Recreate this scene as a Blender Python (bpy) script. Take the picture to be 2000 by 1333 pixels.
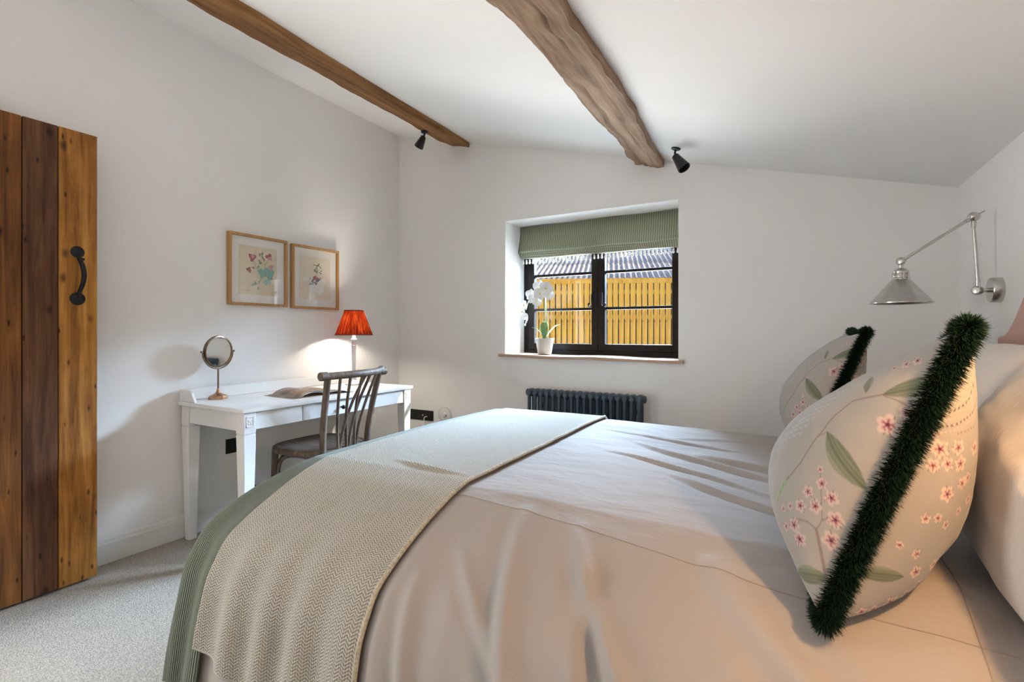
import bpy, bmesh, math, random
import numpy as np
from mathutils import Vector, Matrix, noise as mnoise

for o in list(bpy.data.objects):
    bpy.data.objects.remove(o, do_unlink=True)
scene = bpy.context.scene
COL = scene.collection
random.seed(7)
rng = np.random.default_rng(7)
pi = math.pi

# ------------------------------------------------------------------ camera
cam_d = bpy.data.cameras.new('camera')
cam = bpy.data.objects.new('camera', cam_d)
COL.objects.link(cam)
cam.location = (2.96, 0.0, 1.15)
cam.rotation_euler = (pi / 2, 0, math.radians(29.41))
cam_d.sensor_width = 36.0
cam_d.lens = 958.0 / 2000.0 * 36.0
cam_d.shift_y = -0.009
cam_d.clip_start = 0.02
scene.camera = cam

# ------------------------------------------------------------------ view
vs = scene.view_settings
vs.view_transform = 'Standard'
vs.look = 'None'
vs.exposure = 0.26
vs.gamma = 1.0
vs.use_curve_mapping = False

# ------------------------------------------------------------------ sky
world = bpy.data.worlds.new('sky')
scene.world = world
world.use_nodes = True
wn, wl = world.node_tree.nodes, world.node_tree.links
wn.clear()
w_out = wn.new('ShaderNodeOutputWorld')
w_bg = wn.new('ShaderNodeBackground')
w_tc = wn.new('ShaderNodeTexCoord')
w_sep = wn.new('ShaderNodeSeparateXYZ')
w_ramp = wn.new('ShaderNodeValToRGB')
w_ramp.color_ramp.elements[0].position = 0.0
w_ramp.color_ramp.elements[0].color = (0.28, 0.52, 0.92, 1)
w_ramp.color_ramp.elements[1].position = 0.7
w_ramp.color_ramp.elements[1].color = (0.16, 0.36, 0.80, 1)
w_noise = wn.new('ShaderNodeTexNoise')
w_noise.inputs['Scale'].default_value = 5.0
w_noise.inputs['Detail'].default_value = 6.0
w_map = wn.new('ShaderNodeMapping')
w_map.inputs['Scale'].default_value = (1, 1, 2.6)
w_cr = wn.new('ShaderNodeValToRGB')
w_cr.color_ramp.elements[0].position = 0.54
w_cr.color_ramp.elements[1].position = 0.76
w_mix = wn.new('ShaderNodeMixRGB')
w_mix.inputs['Color2'].default_value = (1.0, 1.0, 1.0, 1)
wl.new(w_tc.outputs['Generated'], w_sep.inputs[0])
wl.new(w_sep.outputs['Z'], w_ramp.inputs['Fac'])
wl.new(w_tc.outputs['Generated'], w_map.inputs['Vector'])
wl.new(w_map.outputs[0], w_noise.inputs['Vector'])
wl.new(w_noise.outputs['Fac'], w_cr.inputs['Fac'])
wl.new(w_cr.outputs['Color'], w_mix.inputs['Fac'])
wl.new(w_ramp.outputs['Color'], w_mix.inputs['Color1'])
wl.new(w_mix.outputs['Color'], w_bg.inputs['Color'])
w_bg.inputs['Strength'].default_value = 0.68
wl.new(w_bg.outputs[0], w_out.inputs[0])


def add_light(name, kind, loc, target=None, energy=10, color=(1, 1, 1), size=1.0, size_y=None, angle=None, parent=None):
    ld = bpy.data.lights.new(name, kind)
    ld.energy = energy
    ld.color = color
    if kind == 'AREA':
        ld.shape = 'RECTANGLE'
        ld.size = size
        ld.size_y = size_y or size
    elif kind == 'SUN':
        ld.angle = angle or 0.01
    else:
        ld.shadow_soft_size = size
    ob = bpy.data.objects.new(name, ld)
    COL.objects.link(ob)
    ob.location = loc
    if target is not None:
        ob.rotation_euler = (Vector(target) - Vector(loc)).to_track_quat('-Z', 'Y').to_euler()
    return ob


# sun that slants in through the bedroom window, towards the desk
add_light('sun', 'SUN', (6, 8, 7), (6 - 1.5, 8 - 0.95, 7 - 1.07), energy=5.0, color=(1.0, 0.93, 0.82), angle=0.012)
# area lamp added outside, above the view through the window, to brighten the room
add_light('window_fill', 'AREA', (2.7, 7.2, 3.35), (1.7, 1.6, 0.75), energy=4200, color=(0.52, 0.735, 1.0), size=4.6, size_y=1.5)
# area lamp added low in the yard, below the view, to brighten the ceiling
add_light('ceiling_fill', 'AREA', (1.3, 5.7, -0.10), (1.3, 4.4, 2.0), energy=950, color=(1.0, 0.97, 0.93), size=5.0, size_y=2.8)
# fill lamp at an added opening in the unseen wall behind the camera
add_light('rear_fill', 'AREA', (1.60, -1.46, 1.48), (1.5, 3.0, 1.40), energy=1.5, color=(1.0, 0.82, 0.64), size=1.28, size_y=0.93)
# fill lamp added in the open doorway, to brighten the headboard wall
add_light('doorway_fill', 'AREA', (-0.12, -0.22, 1.05), (3.0, 0.9, 1.35), energy=43, color=(1.0, 0.94, 0.86), size=0.74, size_y=1.9)


# ------------------------------------------------------------------ object helpers
def link(o, parent=None):
    COL.objects.link(o)
    if parent is not None:
        o.parent = parent
    return o


def tag(o, label=None, cat=None, group=None, kind=None):
    if label: o['label'] = label
    if cat: o['category'] = cat
    if group: o['group'] = group
    if kind: o['kind'] = kind
    return o


def empty(name, loc=(0, 0, 0), label=None, cat=None, group=None, kind=None, rz=0.0):
    o = bpy.data.objects.new(name, None)
    o.empty_display_size = 0.05
    link(o)
    o.location = loc
    o.rotation_euler = (0, 0, rz)
    return tag(o, label, cat, group, kind)


def copy_tree(o, parent=None):
    c = o.copy()
    COL.objects.link(c)
    c.parent = parent
    for ch in list(o.children):
        copy_tree(ch, c)
    return c


class MB:
    """collects simple shapes into one mesh"""
    def __init__(self):
        self.v, self.f, self.mi = [], [], []

    def add(self, verts, faces, m=0):
        n = len(self.v)
        self.v += [tuple(p) for p in verts]
        self.f += [tuple(i + n for i in fc) for fc in faces]
        self.mi += [m] * len(faces)
        return self

    def box(self, x0, x1, y0, y1, z0, z1, m=0):
        vs_ = [(x0, y0, z0), (x1, y0, z0), (x1, y1, z0), (x0, y1, z0), (x0, y0, z1), (x1, y0, z1), (x1, y1, z1), (x0, y1, z1)]
        return self.add(vs_, [(0, 3, 2, 1), (4, 5, 6, 7), (0, 1, 5, 4), (1, 2, 6, 5), (2, 3, 7, 6), (3, 0, 4, 7)], m)

    def frustum(self, x0, x1, y0, y1, z0, a0, a1, b0, b1, z1, m=0):
        vs_ = [(x0, y0, z0), (x1, y0, z0), (x1, y1, z0), (x0, y1, z0), (a0, b0, z1), (a1, b0, z1), (a1, b1, z1), (a0, b1, z1)]
        return self.add(vs_, [(0, 3, 2, 1), (4, 5, 6, 7), (0, 1, 5, 4), (1, 2, 6, 5), (2, 3, 7, 6), (3, 0, 4, 7)], m)

    def tube(self, pts, r, n=10, cap=True, m=0, flat=1.0):
        pts = [Vector(p) for p in pts]
        if not isinstance(r, (list, tuple)):
            r = [r] * len(pts)
        verts, faces = [], []
        up = None
        for i, p in enumerate(pts):
            if i == 0: t = pts[1] - p
            elif i == len(pts) - 1: t = p - pts[i - 1]
            else: t = (pts[i + 1] - pts[i - 1])
            t.normalize()
            if up is None:
                up = Vector((0, 0, 1)) if abs(t.z) < 0.9 else Vector((1, 0, 0))
            s = t.cross(up)
            if s.length < 1e-6:
                s = t.orthogonal()
            s.normalize()
            up = s.cross(t).normalized()
            for k in range(n):
                a = 2 * pi * k / n
                verts.append(p + (s * math.cos(a) + up * math.sin(a) * flat) * r[i])
        for i in range(len(pts) - 1):
            for k in range(n):
                a, b = i * n + k, i * n + (k + 1) % n
                faces.append((a, b, b + n, a + n))
        if cap:
            faces.append(tuple(range(n - 1, -1, -1)))
            faces.append(tuple(range((len(pts) - 1) * n, len(pts) * n)))
        return self.add(verts, faces, m)

    def lathe(self, prof, n=32, c=(0, 0, 0), axis=None, m=0, closed=False, wob=None):
        """prof: list of (radius, height)"""
        q = Vector((0, 0, 1)).rotation_difference(Vector(axis)) if axis is not None else None
        verts, faces = [], []
        for (r, z) in prof:
            for k in range(n):
                a = 2 * pi * k / n
                rr = r * (1 + (wob(a, z) if wob else 0))
                p = Vector((rr * math.cos(a), rr * math.sin(a), z))
                if q: p = q @ p
                verts.append(p + Vector(c))
        L = len(prof)
        for i in range(L - 1 if not closed else L):
            for k in range(n):
                a, b = i * n + k, i * n + (k + 1) % n
                j = (i + 1) % L
                faces.append((a, b, j * n + (k + 1) % n, j * n + k))
        if not closed:
            if prof[0][0] > 1e-5: faces.append(tuple(range(n - 1, -1, -1)))
            if prof[-1][0] > 1e-5: faces.append(tuple(range((L - 1) * n, L * n)))
        return self.add(verts, faces, m)

    def prism(self, poly, axis, lo, hi, m=0):
        """poly: 2D outline, extruded along axis 'x','y' or 'z' """
        def p3(a, b, h):
            return {'x': (h, a, b), 'y': (a, h, b), 'z': (a, b, h)}[axis]
        n = len(poly)
        verts = [p3(a, b, lo) for a, b in poly] + [p3(a, b, hi) for a, b in poly]
        faces = [tuple(range(n)), tuple(range(2 * n - 1, n - 1, -1))]
        for i in range(n):
            j = (i + 1) % n
            faces.append((i, i + n, j + n, j))
        return self.add(verts, faces, m)

    def build(self, name, mats, parent=None, smooth=None, bevel=None, seg=2, off=(0, 0, 0)):
        me = bpy.data.meshes.new(name)
        ox, oy, oz = off
        me.from_pydata([(x - ox, y - oy, z - oz) for x, y, z in self.v], [], self.f)
        if not isinstance(mats, (list, tuple)): mats = [mats]
        for mt in mats: me.materials.append(mt)
        if len(mats) > 1: me.polygons.foreach_set('material_index', self.mi)
        bm = bmesh.new(); bm.from_mesh(me)
        bmesh.ops.recalc_face_normals(bm, faces=bm.faces)
        bm.to_mesh(me); bm.free()
        if smooth is not None:
            me.shade_smooth()
            me.set_sharp_from_angle(angle=math.radians(smooth))
        o = bpy.data.objects.new(name, me)
        link(o, parent)
        if bevel:
            md = o.modifiers.new('bevel', 'BEVEL')
            md.width = bevel; md.segments = seg; md.limit_method = 'ANGLE'; md.angle_limit = math.radians(35)
            if smooth is None:
                me.shade_smooth()
                me.set_sharp_from_angle(angle=math.radians(40))
        return o


def grid_mesh(name, P, mat, parent=None, uv=None, cols=None, close_u=False, off=(0, 0, 0), solid=None, sub=0):
    """P: (nu, nv, 3) array of points"""
    nu, nv = P.shape[:2]
    V = (P - np.array(off)).reshape(-1, 3)
    idx = np.arange(nu * nv).reshape(nu, nv)
    if close_u:
        idx = np.vstack([idx, idx[:1]])
    F = np.stack([idx[:-1, :-1], idx[1:, :-1], idx[1:, 1:], idx[:-1, 1:]], -1).reshape(-1, 4)
    me = bpy.data.meshes.new(name)
    me.from_pydata(V.tolist(), [], F.tolist())
    me.materials.append(mat)
    if uv is not None:
        l = me.uv_layers.new(name='UVMap')
        U = uv.reshape(-1, 2)[F.reshape(-1)]
        l.data.foreach_set('uv', U.astype(np.float32).ravel())
    if cols is not None:
        at = me.color_attributes.new('print', 'FLOAT_COLOR', 'POINT')
        c4 = np.concatenate([cols.reshape(-1, 3), np.ones((nu * nv, 1))], 1)
        at.data.foreach_set('color', c4.astype(np.float32).ravel())
    me.shade_smooth()
    o = bpy.data.objects.new(name, me)
    link(o, parent)
    if solid:
        md = o.modifiers.new('thick', 'SOLIDIFY'); md.thickness = solid; md.offset = 0
    if sub:
        md = o.modifiers.new('sub', 'SUBSURF'); md.levels = sub; md.render_levels = sub
    return o


def bez(pts, n=16):
    """Catmull-Rom through points"""
    pts = [Vector(p) for p in pts]
    out = []
    for i in range(len(pts) - 1):
        p0 = pts[i - 1] if i > 0 else pts[i] * 2 - pts[i + 1]
        p1, p2 = pts[i], pts[i + 1]
        p3 = pts[i + 2] if i + 2 < len(pts) else pts[i + 1] * 2 - pts[i]
        for k in range(n):
            t = k / n
            out.append(0.5 * ((2 * p1) + (p2 - p0) * t + (2 * p0 - 5 * p1 + 4 * p2 - p3) * t * t + (3 * p1 - p0 - 3 * p2 + p3) * t ** 3))
    out.append(pts[-1])
    return out


# ------------------------------------------------------------------ material helpers
class N:
    def __init__(self, name):
        self.m = bpy.data.materials.new(name)
        self.m.use_nodes = True
        self.n = self.m.node_tree.nodes
        self.l = self.m.node_tree.links
        self.b = self.n['Principled BSDF']

    def node(self, t, **kw):
        nd = self.n.new('ShaderNode' + t)
        for k, v in kw.items():
            if k.startswith('i_'):
                nd.inputs[k[2:].replace('_', ' ')].default_value = v
            else:
                setattr(nd, k, v)
        return nd

    def link(self, a, b):
        self.l.new(a, b)

    def coord(self, kind='Object', scale=(1, 1, 1), rot=(0, 0, 0)):
        tc = self.node('TexCoord')
        mp = self.node('Mapping')
        mp.inputs['Scale'].default_value = scale
        mp.inputs['Rotation'].default_value = rot
        self.link(tc.outputs[kind], mp.inputs['Vector'])
        return mp.outputs[0]

    def noise(self, vec, scale, detail=4, rough=0.5, dist=0.0):
        nd = self.node('TexNoise')
        nd.inputs['Scale'].default_value = scale
        nd.inputs['Detail'].default_value = detail
        nd.inputs['Roughness'].default_value = rough
        nd.inputs['Distortion'].default_value = dist
        if vec is not None: self.link(vec, nd.inputs['Vector'])
        return nd.outputs['Fac']

    def ramp(self, fac, stops):
        nd = self.node('ValToRGB')
        el = nd.color_ramp.elements
        while len(el) < len(stops): el.new(0.5)
        for e, (p, c) in zip(el, stops):
            e.position = p
            e.color = (*c, 1) if len(c) == 3 else c
        self.link(fac, nd.inputs['Fac'])
        return nd.outputs['Color']

    def mix(self, fac, a, b, mode='MIX'):
        nd = self.node('MixRGB', blend_type=mode)
        for s, v in (('Fac', fac), ('Color1', a), ('Color2', b)):
            if isinstance(v, (int, float)): nd.inputs[s].default_value = v
            elif isinstance(v, tuple): nd.inputs[s].default_value = (*v, 1)
            else: self.link(v, nd.inputs[s])
        return nd.outputs['Color']

    def math(self, op, a, b=None):
        nd = self.node('Math', operation=op)
        for i, v in enumerate((a, b)):
            if v is None: continue
            if isinstance(v, (int, float)): nd.inputs[i].default_value = v
            else: self.link(v, nd.inputs[i])
        return nd.outputs[0]

    def bump(self, h, strength=0.2, dist=0.01):
        nd = self.node('Bump')
        nd.inputs['Strength'].default_value = strength
        nd.inputs['Distance'].default_value = dist
        self.link(h, nd.inputs['Height'])
        self.link(nd.outputs[0], self.b.inputs['Normal'])

    def color(self, c):
        if isinstance(c, tuple): self.b.inputs['Base Color'].default_value = (*c, 1)
        else: self.link(c, self.b.inputs['Base Color'])

    def set(self, rough=0.5, metal=0.0, spec=None, **kw):
        self.b.inputs['Roughness'].default_value = rough
        self.b.inputs['Metallic'].default_value = metal
        if spec is not None: self.b.inputs['Specular IOR Level'].default_value = spec
        for k, v in kw.items():
            self.b.inputs[k.replace('_', ' ')].default_value = v
        return self


def simple(name, col, rough=0.5, metal=0.0, var=0.06, scale=14.0, bump=0.0, bscale=60.0, spec=None, coord='Object'):
    m = N(name)
    v = m.coord(coord)
    f = m.noise(v, scale, 4)
    lo = tuple(max(0, c * (1 - var)) for c in col)
    hi = tuple(min(1, c * (1 + var)) for c in col)
    m.color(m.ramp(f, [(0.3, lo), (0.7, hi)]))
    m.set(rough, metal, spec)
    if bump:
        m.bump(m.noise(v, bscale, 3), bump, 0.004)
    return m.m


def wood(name, dark, mid, light, axis='z', grain=26.0, knots=True, rough=0.6, stretch=0.06, bump=0.25, blotch=0.5):
    m = N(name)
    sc = {'x': (stretch, 1, 1), 'y': (1, stretch, 1), 'z': (1, 1, stretch)}[axis]
    v = m.coord('Object', sc)
    vb = m.coord('Object', {'x': (0.35, 1, 1), 'y': (1, 0.35, 1), 'z': (1, 1, 0.35)}[axis])
    g = m.noise(v, grain, 8, 0.65, 0.6)
    g2 = m.noise(v, grain * 5, 4, 0.6)
    col = m.ramp(g, [(0.30, dark), (0.5, mid), (0.72, light)])
    bl = m.ramp(m.noise(vb, 5.5, 5, 0.6), [(0.35, (0.42, 0.36, 0.32)), (0.62, (1, 1, 1))])
    col = m.mix(blotch, col, bl, 'MULTIPLY')
    fine = m.ramp(g2, [(0.3, (0.72, 0.7, 0.68)), (0.6, (1, 1, 1))])
    col = m.mix(0.6, col, fine, 'MULTIPLY')
    if knots:
        vo = m.node('TexVoronoi')
        vk = m.coord('Object', {'x': (0.55, 1, 1), 'y': (1, 0.55, 1), 'z': (1, 1, 0.55)}[axis])
        vo.inputs['Scale'].default_value = 9.0
        m.link(vk, vo.inputs['Vector'])
        kn = m.ramp(vo.outputs['Distance'], [(0.05, (0.05, 0.03, 0.02)), (0.15, (1, 1, 1))])
        col = m.mix(0.75, col, kn, 'MULTIPLY')
        v2 = m.node('TexVoronoi'); v2.inputs['Scale'].default_value = 21.0
        m.link(vb, v2.inputs['Vector'])
        col = m.mix(0.8, col, m.ramp(v2.outputs['Distance'], [(0.06, (0.04, 0.02, 0.015)), (0.13, (1, 1, 1))]), 'MULTIPLY')
    m.color(col)
    m.set(rough, 0, 0.3)
    m.bump(m.math('ADD', g, m.math('MULTIPLY', g2, 0.4)), bump, 0.006)
    return m.m


M = {}
# plaster and paint
def plaster(name, col):
    m = N(name)
    v = m.coord('Object')
    m.color(m.ramp(m.noise(v, 1.3, 3), [(0.3, tuple(c * 0.975 for c in col)), (0.7, col)]))
    m.set(0.9, 0, 0.2)
    m.bump(m.math('ADD', m.noise(v, 2.2, 3), m.math('MULTIPLY', m.noise(v, 45, 4), 0.05)), 0.18, 0.05)
    return m.m
M['wall'] = plaster('wall_plaster', (0.90, 0.885, 0.86))
M['ceiling'] = plaster('ceiling_plaster', (0.90, 0.885, 0.86))
M['reveal'] = plaster('render_outside', (0.55, 0.50, 0.42))
M['skirting'] = simple('skirting_paint', (0.80, 0.79, 0.77), 0.45, var=0.01)
M['desk'] = simple('desk_paint', (0.86, 0.855, 0.84), 0.38, var=0.015, bump=0.03)
M['lamp_white'] = simple('lamp_paint', (0.86, 0.85, 0.82), 0.4, var=0.03)

# carpet
m = N('carpet')
v = m.coord('Object')
n1 = m.noise(v, 190, 3, 0.6)
n2 = m.noise(v, 60, 3, 0.6)
vo = m.node('TexVoronoi'); vo.inputs['Scale'].default_value = 210.0
m.link(v, vo.inputs['Vector'])
col = m.ramp(vo.outputs['Distance'], [(0.1, (0.60, 0.56, 0.49)), (0.7, (0.37, 0.335, 0.285))])
col = m.mix(0.5, col, m.ramp(n2, [(0.3, (0.74, 0.72, 0.70)), (0.6, (1, 1, 1))]), 'MULTIPLY')
m.color(col); m.set(0.95, 0, 0.1)
m.bump(m.math('ADD', m.math('MULTIPLY', vo.outputs['Distance'], -1.0), m.math('MULTIPLY', n1, 0.4)), 0.7, 0.004)
M['carpet'] = m.m

M['door_a'] = wood('door_plank_brown', (0.065, 0.022, 0.005), (0.23, 0.086, 0.018), (0.40, 0.165, 0.038), blotch=0.7)
M['door_b'] = wood('door_plank_dark', (0.050, 0.020, 0.010), (0.145, 0.060, 0.025), (0.25, 0.12, 0.054), blotch=0.75)
M['door_c'] = wood('door_plank_honey', (0.18, 0.062, 0.010), (0.49, 0.21, 0.036), (0.70, 0.35, 0.085), blotch=0.85)
M['beam_a'] = wood('beam_brown', (0.11, 0.045, 0.014), (0.29, 0.135, 0.045), (0.46, 0.25, 0.10), 'y', 16, False, 0.75, 0.05, 0.7, 0.5)
M['beam_b'] = wood('beam_grey', (0.19, 0.105, 0.055), (0.38, 0.255, 0.165), (0.54, 0.40, 0.285), 'y', 13, False, 0.8, 0.07, 0.9, 0.45)
M['sill'] = wood('sill_wood', (0.42, 0.25, 0.16), (0.58, 0.38, 0.26), (0.68, 0.48, 0.35), 'x', 14, False, 0.5, 0.06, 0.15, 0.2)
M['oak'] = wood('oak_frame', (0.40, 0.21, 0.075), (0.52, 0.29, 0.11), (0.60, 0.36, 0.15), 'z', 30, False, 0.45, 0.08, 0.1, 0.2)
M['rattan'] = wood('weathered_rattan', (0.085, 0.058, 0.042), (0.165, 0.120, 0.092), (0.30, 0.235, 0.19), 'z', 34, False, 0.5, 0.1, 0.3, 0.3)
M['rattan_seat'] = wood('woven_seat', (0.11, 0.075, 0.055), (0.20, 0.150, 0.12), (0.34, 0.28, 0.24), 'x', 40, False, 0.45, 0.12, 0.4, 0.3)
M['fence'] = wood('fence_timber', (0.29, 0.125, 0.014), (0.40, 0.19, 0.022), (0.48, 0.26, 0.045), 'z', 9, True, 0.8, 0.1, 0.1, 0.2)
M['win'] = simple('window_dark_stain', (0.010, 0.006, 0.0045), 0.45, var=0.3, scale=20, spec=0.18)
M['iron'] = simple('black_iron', (0.018, 0.019, 0.022), 0.42, 0.6, var=0.3, bump=0.2, bscale=120)
M['black'] = simple('black_satin', (0.012, 0.012, 0.013), 0.38, 0.0, var=0.2)
M['socket'] = simple('socket_black', (0.020, 0.020, 0.019), 0.35, 0.3, var=0.2)
M['nickel'] = simple('brushed_nickel', (0.60, 0.58, 0.555), 0.24, 1.0, var=0.08, scale=40)
M['nickel_in'] = simple('shade_inside', (0.75, 0.73, 0.70), 0.35, 0.8, var=0.05)
M['bronze'] = simple('antique_bronze', (0.21, 0.15, 0.10), 0.30, 1.0, var=0.2, scale=30)
M['copper'] = simple('bronze_base', (0.42, 0.25, 0.15), 0.30, 1.0, var=0.15, scale=30)
M['mirror'] = simple('mirror_glass', (0.90, 0.90, 0.89), 0.03, 1.0, var=0.0)
M['radiator'] = simple('radiator_blue', (0.040, 0.062, 0.088), 0.42, 0.0, var=0.1)
M['white_plastic'] = simple('white_plastic', (0.82, 0.82, 0.80), 0.35, var=0.02)
M['paper'] = simple('mount_paper', (0.84, 0.81, 0.76), 0.8, var=0.02)
M['print_paper'] = simple('print_paper', (0.74, 0.64, 0.47), 0.8, var=0.05, scale=30)
M['print_paper_b'] = simple('print_paper_pale', (0.80, 0.70, 0.56), 0.8, var=0.05, scale=30)
M['pot'] = simple('pot_ceramic', (0.47, 0.455, 0.43), 0.42, var=0.05, bump=0.1)
M['leaf'] = simple('orchid_leaf', (0.17, 0.29, 0.10), 0.4, var=0.35, scale=35)
M['stem'] = simple('orchid_stem', (0.34, 0.37, 0.20), 0.5, var=0.2)
M['petal'] = simple('orchid_petal', (0.86, 0.86, 0.85), 0.6, var=0.03)
M['petal_c'] = simple('orchid_throat', (0.72, 0.55, 0.20), 0.6, var=0.1)
M['soil'] = simple('potting_moss', (0.12, 0.10, 0.06), 0.9, var=0.4, scale=80, bump=0.6)
M['headboard'] = simple('headboard_rose', (0.56, 0.345, 0.28), 0.85, var=0.05, scale=120, bump=0.2, bscale=400)
M['divan'] = simple('divan_linen', (0.62, 0.58, 0.53), 0.9, var=0.05, scale=80)
M['ticking'] = simple('mattress_white', (0.8, 0.79, 0.77), 0.9, var=0.02)
M['cable'] = simple('cable_black', (0.015, 0.015, 0.015), 0.5, var=0.1)
M['gravel'] = simple('yard_gravel', (0.50, 0.46, 0.40), 0.95, var=0.3, scale=18)
M['barn_shaded'] = simple('barn_wall', (0.035, 0.028, 0.022), 0.9, var=0.1)  # near-black: shade under the eave is put into the wall's stain colour

# corrugated roof sheet
m = N('fibre_cement_sheet')
v = m.coord('Object')
c = m.ramp(m.noise(v, 2.2, 6, 0.65), [(0.3, (0.46, 0.40, 0.37)), (0.55, (0.64, 0.57, 0.53)), (0.75, (0.76, 0.70, 0.65))])
m.color(c); m.set(0.75, 0, 0.3); M['roof'] = m.m

# glass that lets daylight straight through
def thin_glass(name, ior=1.35, tint=(1, 1, 1)):
    m = N(name)
    m.n.remove(m.b)
    out = m.n['Material Output']
    lw_ = m.node('LayerWeight'); lw_.inputs['Blend'].default_value = 0.5
    f0 = ((ior - 1) / (ior + 1)) ** 2
    fr = m.math('ADD', m.math('MULTIPLY', m.math('POWER', lw_.outputs['Facing'], 5.0), 1 - f0), f0)
    tr = m.node('BsdfTransparent'); tr.inputs['Color'].default_value = (*tint, 1)
    gl = m.node('BsdfGlossy'); gl.inputs['Roughness'].default_value = 0.02
    mx = m.node('MixShader')
    m.link(fr, mx.inputs[0]); m.link(tr.outputs[0], mx.inputs[1]); m.link(gl.outputs[0], mx.inputs[2])
    m.link(mx.outputs[0], out.inputs['Surface'])
    return m.m
M['glass'] = thin_glass('window_glass', 1.2)
M['pic_glass'] = thin_glass('picture_glass', 1.45)
M['clear'] = thin_glass('clear_plastic', 1.4, (0.93, 0.93, 0.92))

# fabrics
def cloth(name, col, rough=0.9, weave=900, bump=0.12, sheen=0.2, wr=0.0):
    m = N(name)
    v = m.coord('Object')
    m.color(m.ramp(m.noise(v, 3, 3), [(0.3, tuple(c * 0.96 for c in col)), (0.7, col)]))
    m.set(rough, 0, 0.15)
    m.b.inputs['Sheen Weight'].default_value = sheen
    h = m.noise(v, weave, 2)
    if wr:
        h = m.math('ADD', m.math('MULTIPLY', h, 0.04), m.math('MULTIPLY', m.noise(m.coord('Object', (1, 2.6, 1)), 9, 5, 0.6, 0.8), wr))
    m.bump(h, bump, 0.01)
    return m.m
M['duvet'] = cloth('duvet_cotton', (0.40, 0.368, 0.345), wr=1.0, bump=0.30)
M['pillow'] = cloth('pillow_cotton', (0.60, 0.565, 0.53), wr=1.0, bump=0.30)
M['seam'] = simple('duvet_seam', (0.33, 0.28, 0.245), 0.9, var=0.05)
M['hem'] = simple('throw_hem', (0.50, 0.46, 0.36), 0.9, var=0.3, scale=160, bump=0.6, bscale=300)

# woven throw: zigzag rows of short stitches
m = N('herringbone_throw')
tc = m.node('TexCoord'); sp = m.node('SeparateXYZ'); m.link(tc.outputs['UV'], sp.inputs[0])
u, w = sp.outputs['X'], sp.outputs['Y']
tri = m.math('PINGPONG', u, 0.0115)
zz = m.math('ADD', w, m.math('MULTIPLY', tri, 0.75))
rows = m.math('SINE', m.math('MULTIPLY', zz, 2 * pi / 0.0075))
dash = m.math('SINE', m.math('MULTIPLY', m.math('ADD', u, m.math('MULTIPLY', w, 0.12)), 2 * pi / 0.0062))
h = m.math('ADD', m.math('MULTIPLY', rows, 0.65), m.math('MULTIPLY', dash, 0.35))
hn = m.math('ADD', m.math('MULTIPLY', h, 0.5), 0.5)
m.color(m.ramp(hn, [(0.25, (0.265, 0.245, 0.20)), (0.75, (0.57, 0.555, 0.49))]))
m.set(0.95, 0, 0.1); m.b.inputs['Sheen Weight'].default_value = 0.3
m.bump(hn, 0.7, 0.004)
M['throw'] = m.m

# ribbed green runner
m = N('ribbed_green')
tc = m.node('TexCoord'); sp = m.node('SeparateXYZ'); m.link(tc.outputs['UV'], sp.inputs[0])
st = m.math('SINE', m.math('MULTIPLY', sp.outputs['X'], 2 * pi / 0.0072))
hn = m.math('ADD', m.math('MULTIPLY', st, 0.5), 0.5)
m.color(m.ramp(hn, [(0.15, (0.055, 0.066, 0.038)), (0.45, (0.135, 0.175, 0.125)), (0.85, (0.215, 0.265, 0.205))]))
m.set(0.9, 0, 0.1); m.b.inputs['Sheen Weight'].default_value = 0.3
m.bump(hn, 0.8, 0.004)
M['runner'] = m.m

# blind ticking stripe
m = N('blind_stripe')
tc = m.node('TexCoord'); sp = m.node('SeparateXYZ'); m.link(tc.outputs['Object'], sp.inputs[0])
st = m.math('SINE', m.math('MULTIPLY', sp.outputs['X'], 2 * pi / 0.0155))
hn = m.math('ADD', m.math('MULTIPLY', st, 0.5), 0.5)
m.color(m.ramp(hn, [(0.3, (0.185, 0.185, 0.125)), (0.62, (0.40, 0.40, 0.30))]))
m.set(0.9, 0, 0.1)
bl = m.b
tl = m.node('BsdfTranslucent'); tl.inputs['Color'].default_value = (0.42, 0.48, 0.33, 1)
mx = m.node('MixShader'); mx.inputs[0].default_value = 0.12
m.link(bl.outputs[0], mx.inputs[1]); m.link(tl.outputs[0], mx.inputs[2])
m.link(mx.outputs[0], m.n['Material Output'].inputs['Surface'])
M['blind'] = m.m
M['bead'] = simple('blind_bead', (0.80, 0.80, 0.78), 0.5, var=0.02)

# cushion print from colour attribute
m = N('printed_linen')
at = m.node('Attribute'); at.attribute_name = 'print'
m.color(at.outputs['Color']); m.set(0.9, 0, 0.15)
m.b.inputs['Sheen Weight'].default_value = 0.2
m.bump(m.noise(m.coord('Object'), 700, 2), 0.15, 0.003)
M['print'] = m.m
# fringe
m = N('green_brush_fringe')
at = m.node('Attribute'); at.attribute_name = 'print'
m.color(at.outputs['Color']); m.set(0.7, 0, 0.15)
M['fringe'] = m.m

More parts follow.
